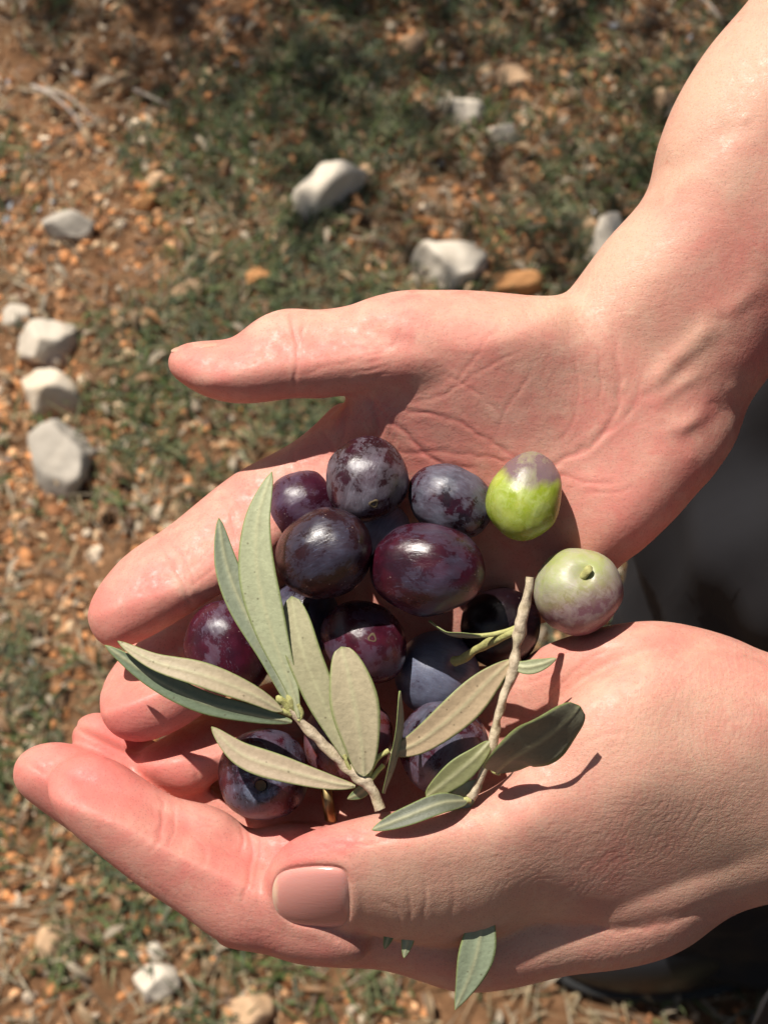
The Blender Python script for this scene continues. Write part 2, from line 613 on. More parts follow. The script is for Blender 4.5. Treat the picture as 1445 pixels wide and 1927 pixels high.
# thumb and its mound
pillow(A2, [(497, 1682), (499, 1645), (518, 1608), (555, 1576), (620, 1553), (700, 1532), (760, 1524), (850, 1512), (930, 1480), (975, 1440), (1003, 1385), (1060, 1315),
            (1130, 1265), (1223, 1222), (1330, 1220), (1445, 1245), (1560, 1300), (1600, 1500), (1520, 1660), (1400, 1690), (1320, 1722), (1240, 1745), (1150, 1760),
            (1080, 1752), (1010, 1738), (960, 1757), (925, 1771), (840, 1781), (760, 1775), (700, 1760), (640, 1754), (565, 1750), (520, 1736), (501, 1712)],
       [(560, 1660, 118, 78, 78), (660, 1650, 142, 92, 100), (760, 1650, 146, 96, 106), (880, 1570, 158, 105, 112), (880, 1700, 95, 105, 112), (1000, 1540, 165, 120, 120), (1000, 1680, 80, 115, 120), (1060, 1430, 125, 110, 110),
        (1160, 1390, 150, 125, 130), (1200, 1480, 150, 140, 160), (1200, 1580, 80, 135, 150), (1300, 1330, 115, 130, 120), (1400, 1430, 110, 150, 150), (1400, 1600, 10, 140, 130), (1150, 1690, 10, 105, 100), (1300, 1650, -5, 120, 115),
        (1540, 1400, 70, 140, 140), (1540, 1600, 0, 140, 140)], k=5)
# index finger
pillow(A2, [(87, 1482), (94, 1455), (128, 1428), (175, 1418), (225, 1434), (285, 1474), (330, 1500), (395, 1514), (440, 1535), (470, 1562), (530, 1548), (600, 1552),
            (690, 1600), (720, 1700), (690, 1800), (640, 1820), (560, 1813), (500, 1795), (450, 1789), (400, 1765), (340, 1720), (270, 1674), (190, 1612),
            (130, 1562), (98, 1518)],
       [(160, 1490, 22, 62, 62), (250, 1540, 44, 66, 76), (310, 1590, 48, 70, 86), (380, 1630, 58, 78, 104), (480, 1670, 52, 85, 115), (600, 1690, 5, 85, 110)], k=10)
# middle finger
pillow(A2, [(23, 1460), (28, 1432), (58, 1405), (110, 1395), (162, 1408), (230, 1440), (350, 1520), (430, 1600), (400, 1700), (300, 1650), (185, 1598),
            (115, 1552), (55, 1508), (28, 1482)],
       [(95, 1460, -62, 66, 56), (200, 1530, -62, 68, 66), (330, 1620, -50, 75, 70)], k=9)
# ring finger
pillow(A2, [(134, 1378), (146, 1352), (180, 1339), (225, 1350), (300, 1400), (400, 1455), (500, 1500), (500, 1590), (400, 1600), (300, 1560),
            (200, 1490), (150, 1440), (138, 1408)],
       [(190, 1390, -118, 60, 44), (300, 1440, -145, 62, 52), (450, 1510, -165, 65, 56)], k=9)
F = smin(A1, A2, 7).astype(np.float32)
del A1, A2
# even the voxel field out a little
def blur(A):
    for ax in range(3):
        A = 0.5 * A + 0.25 * (np.roll(A, 1, ax) + np.roll(A, -1, ax))
    return A
F = blur(F)


def surface_nets(F):
    s = F < 0
    sh = F.shape
    cs = [(i, j, k) for i in (0, 1) for j in (0, 1) for k in (0, 1)]
    cnt = np.zeros((sh[0] - 1, sh[1] - 1, sh[2] - 1), np.int8)
    for (i, j, k) in cs:
        cnt += s[i:sh[0] - 1 + i, j:sh[1] - 1 + j, k:sh[2] - 1 + k]
    act = (cnt > 0) & (cnt < 8)
    I, J, K = np.nonzero(act)
    idx = -np.ones(act.shape, np.int64)
    idx[I, J, K] = np.arange(len(I))
    vals = {c: F[I + c[0], J + c[1], K + c[2]] for c in cs}
    acc = np.zeros((len(I), 3))
    num = np.zeros(len(I))
    for a in cs:
        for ax in range(3):
            if a[ax] == 0:
                b = list(a); b[ax] = 1; b = tuple(b)
                va, vb = vals[a], vals[b]
                cr = (va < 0) != (vb < 0)
                t = np.where(cr, va / np.where(cr, va - vb, 1), 0)
                p = np.zeros((len(I), 3))
                p += a
                p[:, ax] += t
                acc += p * cr[:, None]
                num += cr
    V = acc / num[:, None] + np.stack([I, J, K], 1)
    faces = []
    for ax in range(3):
        o1, o2 = [a for a in range(3) if a != ax]
        sl0 = [slice(None)] * 3; sl1 = [slice(None)] * 3
        sl0[ax] = slice(0, -1); sl1[ax] = slice(1, None)
        cr = s[tuple(sl0)] != s[tuple(sl1)]
        P = np.stack(np.nonzero(cr), 1)
        P = P[(P[:, o1] > 0) & (P[:, o2] > 0) & (P[:, o1] < sh[o1] - 1) & (P[:, o2] < sh[o2] - 1)]
        inside = s[P[:, 0], P[:, 1], P[:, 2]]
        e1 = np.zeros(3, int); e1[o1] = 1
        e2 = np.zeros(3, int); e2[o2] = 1
        q = [P, P - e1, P - e1 - e2, P - e2]
        q = np.stack([idx[t[:, 0], t[:, 1], t[:, 2]] for t in q], 1)
        flip = inside if ax != 1 else ~inside
        q[~flip] = q[~flip][:, ::-1]
        faces.append(q)
    return V, np.concatenate(faces)


F[0, :, :] = F[-1, :, :] = BIG
F[:, 0, :] = F[:, -1, :] = BIG
F[:, :, 0] = F[:, :, -1] = BIG
V, Q = surface_nets(F)
V = V * VX + np.array([GX0, GY0, GW0])


def fast_mesh(name, V, Q):
    me = bpy.data.meshes.new(name)
    me.vertices.add(len(V))
    me.vertices.foreach_set('co', np.asarray(V, np.float32).ravel())
    k = Q.shape[1]
    me.loops.add(Q.size)
    me.loops.foreach_set('vertex_index', Q.ravel().astype(np.int32))
    me.polygons.add(len(Q))
    me.polygons.foreach_set('loop_start', (np.arange(len(Q)) * k).astype(np.int32))
    me.polygons.foreach_set('loop_total', np.full(len(Q), k, np.int32))
    me.update(calc_edges=True)
    me.validate()
    me.polygons.foreach_set('use_smooth', [True] * len(me.polygons))
    return me


me0 = fast_mesh('hand_base', V, Q)
tmp = bpy.data.objects.new('hand_base', me0)
col.objects.link(tmp)
m_ = tmp.modifiers.new('s', 'SMOOTH'); m_.factor = 0.5; m_.iterations = 4
m_ = tmp.modifiers.new('d', 'SUBSURF'); m_.levels = 1; m_.render_levels = 1
dg = bpy.context.evaluated_depsgraph_get()
dg.update()
me = bpy.data.meshes.new_from_object(tmp.evaluated_get(dg))
bpy.data.objects.remove(tmp)
nv = len(me.vertices)
HV = np.empty(nv * 3, np.float32)
me.vertices.foreach_get('co', HV)
HV = HV.reshape(-1, 3).astype(float)
HN = np.empty(nv * 3, np.float32)
me.vertex_normals.foreach_get('vector', HN)
HN = HN.reshape(-1, 3).astype(float)
if (HN[:, 2] * (HV[:, 2] - HV[:, 2].mean())).sum() < 0:
    print('normals inward')
print('hand verts', nv)

#CREASES_BEGIN
disp = np.zeros(nv)
line_red = np.zeros(nv)
line_light = np.zeros(nv)
X_, Y_, Z_ = HV[:, 0], HV[:, 1], HV[:, 2]
front = np.clip(HN[:, 2] * 3.0, 0, 1)


def noise2(x, y, s, seed=0):
    """cheap smooth value noise"""
    rs = np.random.RandomState(seed)
    tab = rs.rand(64, 64)
    u, v = x / s, y / s
    i, j = np.floor(u).astype(int), np.floor(v).astype(int)
    fu, fv = u - i, v - j
    fu, fv = fu * fu * (3 - 2 * fu), fv * fv * (3 - 2 * fv)
    a, b = tab[i % 64, j % 64], tab[(i + 1) % 64, j % 64]
    c, d = tab[i % 64, (j + 1) % 64], tab[(i + 1) % 64, (j + 1) % 64]
    return (a * (1 - fu) + b * fu) * (1 - fv) + (c * (1 - fu) + d * fu) * fv


def crease(pts, depth=4.0, s=5.0, zmin=-1e9, zmax=1e9, ridge=0.35):
    line = catmull(pts, 6, False)
    m = 5 * s + 10
    sel = np.nonzero((X_ > line[:, 0].min() - m) & (X_ < line[:, 0].max() + m) & (Y_ > line[:, 1].min() - m) & (Y_ < line[:, 1].max() + m)
                     & (Z_ > zmin) & (Z_ < zmax) & (front > 0))[0]
    if not len(sel):
        return
    x, y = X_[sel] + (noise2(X_[sel], Y_[sel], 17, 3) - .5) * 7, Y_[sel] + (noise2(X_[sel], Y_[sel], 15, 4) - .5) * 7
    d = seg_dist(x, y, line)
    t0 = np.minimum(np.hypot(x - line[0, 0], y - line[0, 1]), np.hypot(x - line[-1, 0], y - line[-1, 1]))
    fade = np.clip(t0 / 26.0, 0.1, 1) * 0.27
    s *= 0.8
    mod = 0.6 + 0.8 * noise2(x, y, 23, 9)
    disp[sel] += (-depth * np.exp(-(d / s) ** 2) + ridge * depth * np.exp(-((d - 2.6 * s) / (1.5 * s)) ** 2)) * front[sel] * fade * mod
    line_red[sel] = np.maximum(line_red[sel], 0.95 * min(1, depth / 3) * np.exp(-(d / (s * .6)) ** 2) * fade * mod)


def waves(cx, cy, rx, ry, ang, period, amp, seed, rot=0.0, zmin=-1e9):
    period *= 0.78
    ca, sa = math.cos(rot), math.sin(rot)
    dx, dy = X_ - cx, Y_ - cy
    u, v = (dx * ca + dy * sa) / rx, (-dx * sa + dy * ca) / ry
    m = np.exp(-(u * u + v * v) ** 1.5) * front * (Z_ > zmin)
    wx, wy = math.cos(ang), math.sin(ang)
    along = X_ * wx + Y_ * wy + (noise2(X_, Y_, period * 4, seed) - .5) * period * 3 + (noise2(X_, Y_, period * 1.7, seed + 1) - .5) * period * 1.1
    ph = along / period * 2 * math.pi
    k = 0.35 + 0.9 * noise2(X_ + 900, Y_, period * 3, seed + 2)
    disp[:] += -0.22 * amp * m * np.maximum(0, np.cos(ph)) ** 4 * k
    line_light[:] += 0.16 * amp * m * (np.maximum(0, np.cos(ph + 2.6)) ** 6 - 0.25) * k  # bright wrinkle crests painted into the colour in place of lit relief

# upper hand: thumb joint lines
crease([(548, 582), (552, 620), (560, 665), (556, 715), (553, 748)], 6, 5)
crease([(566, 590), (570, 650), (566, 700)], 2, 5)
crease([(555, 655), (610, 648), (680, 655), (720, 675)], 2.2, 5)
crease([(560, 705), (620, 690), (680, 680)], 2.2, 5)
crease([(700, 690), (720, 660), (760, 640)], 2, 6)
for yy in (660, 672, 684, 698, 712, 726):
    crease([(672, yy + 4), (700, yy - 3), (735, yy - 12)], 2.0, 3.5)
crease([(676, 740), (700, 760), (712, 800), (700, 850)], 8, 9)
crease([(660, 745), (652, 790), (640, 850)], 5, 6)
crease([(690, 745), (735, 790), (780, 830), (820, 870), (900, 885)], 4, 6)
# palm lines
crease([(700, 752), (770, 775), (850, 790), (950, 850), (1020, 900)], 3.0, 5)
crease([(640, 880), (720, 858), (830, 850), (930, 862), (1010, 880)], 2.5, 5)
crease([(1150, 620), (1165, 700), (1160, 770), (1120, 830), (1050, 870), (1020, 885)], 5, 7)
crease([(1030, 890), (1100, 905), (1170, 910)], 3.0, 5)
crease([(1090, 930), (1150, 925), (1210, 915)], 2.5, 5)
crease([(1120, 600), (1150, 660), (1160, 700)], 3, 5)
crease([(1070, 585), (1110, 640), (1130, 700), (1125, 770)], 3, 4.5)
crease([(1030, 575), (1065, 640), (1085, 700), (1080, 790), (1040, 840)], 2.2, 4.5)
crease([(980, 570), (1010, 620), (1050, 650)], 2.2, 4.5)
crease([(1210, 700), (1200, 740), (1180, 780), (1120, 830)], 3, 6)
crease([(790, 600), (850, 590), (930, 600), (1000, 640)], 1.6, 4.5)
crease([(760, 760), (830, 745), (900, 700), (980, 660)], 1.8, 4.5)
crease([(830, 700), (900, 740), (960, 800)], 1.8, 4.5)
crease([(950, 600), (900, 660), (850, 730)], 1.6, 4.5)
crease([(1000, 700), (960, 760), (930, 830)], 1.6, 4.5)
crease([(900, 900), (960, 960), (1000, 1010)], 2.0, 5)
crease([(940, 900), (1010, 920), (1060, 960)], 1.6, 5)
crease([(905, 1000), (960, 1030), (1000, 1075)], 2.0, 5)
waves(1090, 560, 120, 60, 0.25, 15, 3.0, 5, rot=0.3)
waves(1120, 700, 130, 130, 0.15, 20, 1.6, 8)
waves(880, 660, 190, 110, 1.0, 22, .7, 12)
waves(880, 740, 190, 120, 2.3, 24, .6, 13)
waves(720, 800, 60, 70, 0.2, 17, 3.0, 15)
waves(1180, 480, 160, 120, 0.75, 14, 1.4, 16)
waves(1330, 250, 200, 260, 0.9, 18, 0.7, 17)
# wrist tendons and veins: raised
for pts, a_, s_ in (([(1215, 745), (1255, 690), (1310, 640), (1360, 600)], 6, 20), ([(1225, 770), (1280, 725), (1330, 690)], 3.5, 14),
                    ([(1340, 600), (1400, 560), (1450, 520)], 3, 18), ([(1210, 320), (1290, 300), (1400, 220)], -5, 26),
                    ([(1245, 800), (1290, 800), (1340, 760)], 5, 16), ([(1300, 860), (1340, 800), (1380, 730)], -5, 30)):
    ln = catmull(pts, 6, False)
    d_ = seg_dist(X_, Y_, ln)
    e_ = np.clip(np.minimum(np.hypot(X_ - ln[0, 0], Y_ - ln[0, 1]), np.hypot(X_ - ln[-1, 0], Y_ - ln[-1, 1])) / 45, 0, 1)
    disp += a_ * e_ * np.exp(-(d_ / s_) ** 2) * front * (0.7 + 0.6 * noise2(X_, Y_, 40, 21))
# finger joint lines, upper hand
crease([(300, 1025), (335, 1075), (358, 1130), (362, 1150)], 5, 5)
crease([(318, 1010), (350, 1060), (372, 1110)], 2.5, 4)
crease([(400, 925), (425, 945), (440, 985), (445, 1020)], 5, 5)
crease([(415, 912), (440, 935), (455, 970)], 2.5, 4)
crease([(545, 842), (560, 880), (565, 920)], 5, 5)
crease([(340, 1085), (390, 1040), (430, 1000)], 2, 4.5)
crease([(350, 1110), (400, 1070), (440, 1035)], 2, 4.5)
crease([(600, 800), (625, 840), (630, 890)], 3, 5)
waves(360, 1010, 60, 60, 0.72, 11, 1.5, 31)
waves(520, 880, 80, 50, 0.6, 13, 1.5, 32)
crease([(320, 1200), (350, 1250), (372, 1300)], 4, 5, zmax=0)
crease([(330, 1400), (365, 1440), (375, 1480)], 4, 5, zmax=0)
# lower hand: index finger
crease([(300, 1490), (308, 1530), (300, 1580), (278, 1612)], 3.5, 5)
crease([(325, 1500), (330, 1550), (318, 1600)], 2, 4)
crease([(462, 1560), (478, 1600), (470, 1650), (455, 1705)], 6, 6)
crease([(445, 1545), (458, 1580), (450, 1620)], 3, 4)
crease([(492, 1560), (492, 1600), (480, 1660), (462, 1700)], 3, 5)
crease([(350, 1560), (385, 1600), (380, 1640)], 2, 5)
crease([(335, 1520), (380, 1535), (440, 1565)], 2, 4)
crease([(340, 1535), (390, 1555), (440, 1590)], 1.6, 4)
crease([(400, 1590), (440, 1610), (470, 1625)], 1.6, 4)
crease([(250, 1640), (300, 1670), (340, 1705)], 1.6, 5)
waves(480, 1760, 90, 40, 0.1, 16, 2.0, 35)
waves(300, 1660, 120, 40, 0.6, 18, 1.4, 36)
waves(560, 1545, 120, 25, 1.4, 9, 1.5, 37)
# lower hand: thumb knuckle and wrinkles
crease([(705, 1690), (735, 1700), (752, 1730), (752, 1765)], 2.5, 5)
crease([(765, 1660), (772, 1700), (768, 1745)], 3.2, 5)
crease([(795, 1650), (800, 1700), (792, 1755)], 3.0, 5)
crease([(845, 1620), (855, 1680), (845, 1740)], 2.2, 6)
crease([(560, 1600), (620, 1590), (690, 1590), (760, 1570)], 2.5, 6)
crease([(640, 1560), (700, 1565), (760, 1560)], 1.8, 5)
waves(640, 1600, 110, 30, 1.35, 10, 1.5, 41)
waves(1290, 1540, 230, 210, 0.35, 21, 2.6, 42, zmin=40)
waves(1130, 1620, 260, 120, 0.75, 19, 2.2, 43, zmin=30)
waves(1060, 1790, 260, 60, 0.9, 17, 2.6, 44)
waves(900, 1560, 180, 90, 1.9, 30, 1.2, 45, zmin=60)
waves(1250, 1300, 200, 120, 0.9, 30, 1.2, 46)
waves(1380, 1350, 160, 150, 0.1, 24, 2.0, 47)
crease([(1020, 1745), (1090, 1735), (1160, 1750), (1240, 1742), (1320, 1712)], 5, 8)
crease([(1100, 1400), (1150, 1380), (1200, 1385)], 2, 6)
# lower palm lines
crease([(1010, 1345), (1040, 1310), (1080, 1262), (1150, 1215)], 4, 5, zmax=80)
crease([(960, 1290), (1010, 1280), (1060, 1255)], 3, 5)
crease([(985, 1250), (1040, 1240), (1110, 1205)], 3, 5)
crease([(950, 1340), (990, 1350), (1030, 1330)], 3, 5)
crease([(930, 1390), (965, 1400), (1000, 1370)], 3, 5)
# nail fold
NAIL = [(513, 1690), (516, 1660), (530, 1640), (556, 1631), (600, 1628), (640, 1632), (655, 1650), (660, 1690), (656, 1730), (636, 1744), (595, 1745), (552, 1739), (524, 1720)]
nl = catmull(NAIL, 6)
sel = np.nonzero((X_ > 470) & (X_ < 700) & (Y_ > 1580) & (Y_ < 1790) & (HN[:, 2] > 0) & (Z_ > 0))[0]
sd = poly_sd(X_[sel], Y_[sel], nl)
disp[sel] = np.where(sd > -3, -5.0 * np.clip((sd + 3) / 5, 0, 1), disp[sel]) + 1.6 * np.exp(-((sd + 11) / 9.0) ** 2)
#CREASES_END

HV2 = HV + HN * disp[:, None]
# pigments, with the wrinkles' painted bright lines added in
red = np.zeros(nv); pale = np.zeros(nv); wr = np.full(nv, 0.3)
def blob(arr, cx, cy, rx, ry, a, rot=0.0, zmin=-1e9, zmax=1e9):
    ca, sa = math.cos(rot), math.sin(rot)
    dx, dy = X_ - cx, Y_ - cy
    u, v = (dx * ca + dy * sa) / rx, (-dx * sa + dy * ca) / ry
    arr += a * np.exp(-(u * u + v * v)) * ((Z_ > zmin) & (Z_ < zmax))
for b in ((420, 700, 110, 60, .45), (700, 680, 120, 60, .22), (230, 1130, 110, 80, .55, -.7), (400, 1000, 90, 60, .25, -.7), (250, 1330, 100, 80, .65), (330, 1430, 120, 70, .55),
          (180, 1390, 70, 50, .6), (90, 1450, 90, 60, .55), (180, 1480, 90, 60, .6), (300, 1570, 120, 90, .38, .5), (460, 1650, 110, 90, .42), (640, 1580, 150, 35, .75, -.15),
          (560, 1640, 60, 80, .3), (760, 850, 160, 110, .28), (1160, 960, 130, 90, .38), (900, 800, 160, 80, .16), (960, 1060, 150, 100, .3), (1350, 600, 160, 120, .28, -.8),
          (1370, 1230, 140, 80, .25), (1030, 1300, 120, 110, .35), (800, 1800, 300, 50, .25), (500, 1780, 150, 50, .3), (1180, 1210, 130, 40, .3)):
    blob(red, *b)
for b in ((1350, 150, 160, 300, .8, .5), (1150, 480, 120, 130, .6), (1000, 580, 180, 50, .5), (600, 600, 120, 30, .25), (1250, 1400, 260, 220, .55), (900, 1660, 200, 120, .6),
          (720, 1690, 80, 70, .35), (1300, 650, 90, 60, .6, -.7), (1400, 1600, 200, 150, .6), (1000, 1780, 260, 70, .45)):
    blob(pale, *b)
for b in ((1250, 1550, 260, 220, .7), (1100, 560, 150, 100, .6), (1000, 1780, 300, 80, .6), (480, 1740, 120, 60, .4)):
    blob(wr, *b)
red += (noise2(X_, Y_, 38, 51) - .5) * .3 + (noise2(X_, Y_, 14, 57) - .5) * .16 + line_red
pale += (noise2(X_, Y_, 55, 52) - .5) * .25 + line_light
red -= line_light * .5
cols = np.stack([np.clip(red, 0, 1), np.clip(pale, 0, 1), np.clip(wr, 0, 1), np.ones(nv)], 1).astype(np.float32)
# a ray picker on the finished skin, in hand units
me.vertices.foreach_set('co', HV2.astype(np.float32).ravel())
me.update()
bvh = BVHTree.FromObject if False else None
polys = np.empty(len(me.loops), np.int32)
me.loops.foreach_get('vertex_index', polys)
polys = polys.reshape(-1, 4)
HVl = HV2


def local_bvh(x0, x1, y0, y1):
    P = HV
    keep = (P[:, 0] > x0) & (P[:, 0] < x1) & (P[:, 1] > y0) & (P[:, 1] < y1)
    q = polys[keep[polys].all(1)]
    ids, inv = np.unique(q.ravel(), return_inverse=True)
    return BVHTree.FromPolygons([tuple(v) for v in P[ids]], [tuple(f) for f in inv.reshape(-1, 4).tolist()])


nail_bvh = local_bvh(440, 720, 1560, 1800)
tip_bvh = local_bvh(280, 480, 600, 800)
surf_all = None

WV = warr(HV2)
me.vertices.foreach_set('co', WV.astype(np.float32).ravel())
me.update()
ca_ = me.color_attributes.new('Col', 'FLOAT_COLOR', 'POINT')
ca_.data.foreach_set('color', cols.ravel())
me.materials.clear()
me.materials.append(M_skin)
me.name = 'body'
me.polygons.foreach_set('use_smooth', [True] * len(me.polygons))
person = empty('person', (0.26, 0.14, 0.0))
tag(person, 'person in dark trousers cupping olives in two bare hands held out over the ground', 'person')
body = bpy.data.objects.new('body', me)
col.objects.link(body)
body.parent = person
body.matrix_parent_inverse = Matrix.Translation(-person.location)


def add_nail(name, outline, bv, lift, cfun, rings=12, quad=True):
    poly = catmull(outline, 6)
    x0, y0 = poly.min(0); x1, y1 = poly.max(0)
    cen = poly.mean(0)
    pts = []
    for i in range(rings + 1):
        r = i / rings
        for p in poly:
            pts.append(cen + (p - cen) * r)
    pts = np.array(pts)
    zz = []
    for p in pts:
        hit = bv.ray_cast(Vector((p[0], p[1], 400)), Vector((0, 0, -1)))
        zz.append(hit[0].z if hit[0] is not None else np.nan)
    zz = np.array(zz)
    u, v = (pts[:, 0] - cen[0]) / 60, (pts[:, 1] - cen[1]) / 60
    A = np.stack([np.ones_like(u), u, v, u * u, u * v, v * v], 1)
    ok = ~np.isnan(zz)
    c = np.linalg.lstsq(A[ok], zz[ok], rcond=None)[0]
    r = np.repeat(np.arange(rings + 1) / rings, len(poly))
    z = A @ c + lift * (1 - r ** 12) - 6 * r ** 12
    n = len(poly); fs = []
    for i in range(rings):
        for j in range(n):
            fs.append((i * n + j, i * n + (j + 1) % n, (i + 1) * n + (j + 1) % n, (i + 1) * n + j))
    cs = [cfun((p[0] - x0) / (x1 - x0), (p[1] - y0) / (y1 - y0)) for p in pts]
    return mesh_obj(name, warr(np.c_[pts, z]), fs, M_nail, person, colors=cs)


def nail_col(u, v):
    base = np.array([0.63, 0.285, 0.24]) * (1 - v * .08)
    free = np.array([0.70, 0.48, 0.34])
    moon = np.array([0.66, 0.42, 0.36])
    f = max(0, min(1, (0.07 - u) / 0.03))
    m = max(0, min(1, (u - 0.86 - 1.2 * (v - .5) ** 2) / 0.06)) * .6 if abs(v - .5) < .33 else 0
    return base * (1 - f) * (1 - m) + free * f + moon * m * (1 - f)
add_nail('thumbnail', NAIL, nail_bvh, 2.5, nail_col)
def edge_col(u, v):
    return (0.58, 0.34, 0.25)
add_nail('thumbnail', [(322, 661), (334, 653), (372, 647), (426, 643), (420, 650), (372, 656), (338, 663)], tip_bvh, -1.0, edge_col)

# ---- clothes of the standing person
def tube_mesh(spine, radii, n=48, fold=0.006, seed=0, flat=1.0):
    S = np.array(spine, float)
    vs, fs = [], []
    m = len(S)
    for i in range(m):
        t = S[min(i + 1, m - 1)] - S[max(i - 1, 0)]
        t /= np.linalg.norm(t)
        a = np.cross(t, (0, 1, 0)); a /= np.linalg.norm(a)
        b = np.cross(t, a)
        for j in range(n):
            th = 2 * math.pi * j / n
            p = S[i] + (a * math.cos(th) + b * math.sin(th) * flat) * radii[i]
            nn = noise.noise(Vector(p * 14) + Vector((seed, 0, 0))) * fold + noise.noise(Vector((p[0] * 40, p[1] * 40, p[2] * 22 + seed))) * fold * .5
            p = p + (a * math.cos(th) + b * math.sin(th)) * nn
            vs.append(p)
    for i in range(m - 1):
        for j in range(n):
            fs.append((i * n + j, i * n + (j + 1) % n, (i + 1) * n + (j + 1) % n, (i + 1) * n + j))
    fs.append(tuple(range(n - 1, -1, -1)))
    fs.append(tuple((m - 1) * n + j for j in range(n)))
    return vs, fs


def lerp_path(pts, n):
    P = catmull(pts, n, False)
    return P[:, :3], P[:, 3]


M_trouser = mat_cloth('dark_grey_denim', (0.022, 0.022, 0.025))
M_shirt = mat_cloth('black_jersey', (0.006, 0.006, 0.007))
M_shoe = mat_plain('black_leather', (0.012, 0.012, 0.014), 0.45)
M_sole = mat_plain('rubber', (0.02, 0.02, 0.02), 0.8)
legs = []
for yy, sd_ in ((0.275, 1), (0.01, 5)):
    sp, ra = lerp_path([(0.27, yy - 0.01, 1.00, .105), (0.215, yy, 0.82, .10), (0.20, yy, 0.62, .085), (0.215, yy, 0.45, .075), (0.25, yy, 0.25, .07), (0.275, yy, 0.06, .072)], 9)
    v, f = tube_mesh(sp, ra, n=96, fold=0.016, seed=sd_)
    legs.append((v, f))
vs = list(legs[0][0]); fs = list(legs[0][1]); o_ = len(vs)
vs += list(legs[1][0]); fs += [tuple(i + o_ for i in f) for f in legs[1][1]]
# seat of the trousers
sp, ra = lerp_path([(0.30, 0.14, 0.88, .10), (0.30, 0.14, 0.95, .15), (0.32, 0.14, 1.06, .15)], 6)
v, f = tube_mesh(sp, ra, fold=0.006, seed=9, flat=1.25)
o_ = len(vs); vs += v; fs += [tuple(i + o_ for i in g) for g in f]
tro = mesh_obj('trousers', vs, fs, M_trouser, person)
LG = legs[0][0]
sv_, sf_ = [], []
rows = len(LG) // 96
for i in range(rows):
    for dj, off in ((58, 0.0), (59, 0.0016), (60, 0.0)):
        p = np.array(LG[i * 96 + dj]); c0 = np.mean([LG[i * 96 + k] for k in range(0, 96, 8)], axis=0)
        sv_.append(p + (p - c0) / np.linalg.norm(p - c0) * (off + .0006))
    if i:
        a0 = i * 3
        sf_ += [(a0 - 3, a0 - 2, a0 + 1, a0), (a0 - 2, a0 - 1, a0 + 2, a0 + 1)]
sm_ = mesh_obj('seam', sv_, sf_, M_trouser)
sm_.parent = tro
sp, ra = lerp_path([(0.32, 0.14, 1.02, .155), (0.36, 0.14, 1.2, .155), (0.40, 0.14, 1.38, .165), (0.42, 0.14, 1.46, .12), (0.42, 0.14, 1.5, .06)], 8)
vs, fs = tube_mesh(sp, ra, fold=0.006, seed=19, flat=1.3)
for pts in ([(0.42, 0.34, 1.40, .075), (0.38, 0.36, 1.25, .068), (0.30, 0.345, 1.13, .062), (0.215, 0.31, 1.075, .052)],
            [(0.42, -0.05, 1.40, .075), (0.38, -0.02, 1.2, .068), (0.30, 0.02, 1.06, .06), (0.20, 0.05, 1.01, .05)]):
    sp, ra = lerp_path(pts, 8)
    v, f = tube_mesh(sp, ra, n=32, fold=0.004, seed=23)
    o_ = len(vs); vs += v; fs += [tuple(i + o_ for i in g) for g in f]
mesh_obj('shirt', vs, fs, M_shirt, person)
# shoes
for yy in (0.245, 0.0):
    vs, fs, vs2, fs2 = [], [], [], []
    n, m = 36, 18
    heel, toe = 0.33, 0.135
    for i in range(m + 1):
        t = i / m
        x = heel + (toe - heel) * t
        wd = 0.046 * (math.sin(math.pi * min(1, (t * 0.93 + 0.05))) ** 0.45) * (0.78 + 0.3 * t)
        hgt = 0.085 * (1 - t) ** 1.3 + 0.045 * (1 - t ** 6)
        for j in range(n):
            a = 2 * math.pi * j / n
            c, s = math.cos(a), math.sin(a)
            zz = 0.02 + hgt * max(0, s) ** 0.8 if s > 0 else 0.02 + 0.004 * s
            vs.append((x, yy + wd * math.copysign(abs(c) ** 0.8, c), zz + noise.noise(Vector((x * 30, yy + c, s))) * 0.004))
            vs2.append((x + (0.006 if t < .5 else -0.006), yy + wd * 1.1 * math.copysign(abs(c) ** 0.6, c), 0.012 + 0.012 * math.copysign(abs(s) ** 0.3, s)))
    for A_, B_ in ((vs, fs), (vs2, fs2)):
        for i in range(m):
            for j in range(n):
                B_.append((i * n + j, i * n + (j + 1) % n, (i + 1) * n + (j + 1) % n, (i + 1) * n + j))
        B_.append(tuple(range(n - 1, -1, -1))); B_.append(tuple(m * n + j for j in range(n)))
    sh = mesh_obj('shoe', vs, fs, M_shoe, person)
    so = mesh_obj('sole', vs2, fs2, M_sole)
    so.parent = sh

# ================================================================== OLIVES
def ldir(axis, d):
    q = (CM @ Vector(axis)).normalized().to_track_quat('Z', 'Y')
    return tuple(q.inverted() @ (CM @ Vector(d).normalized()))


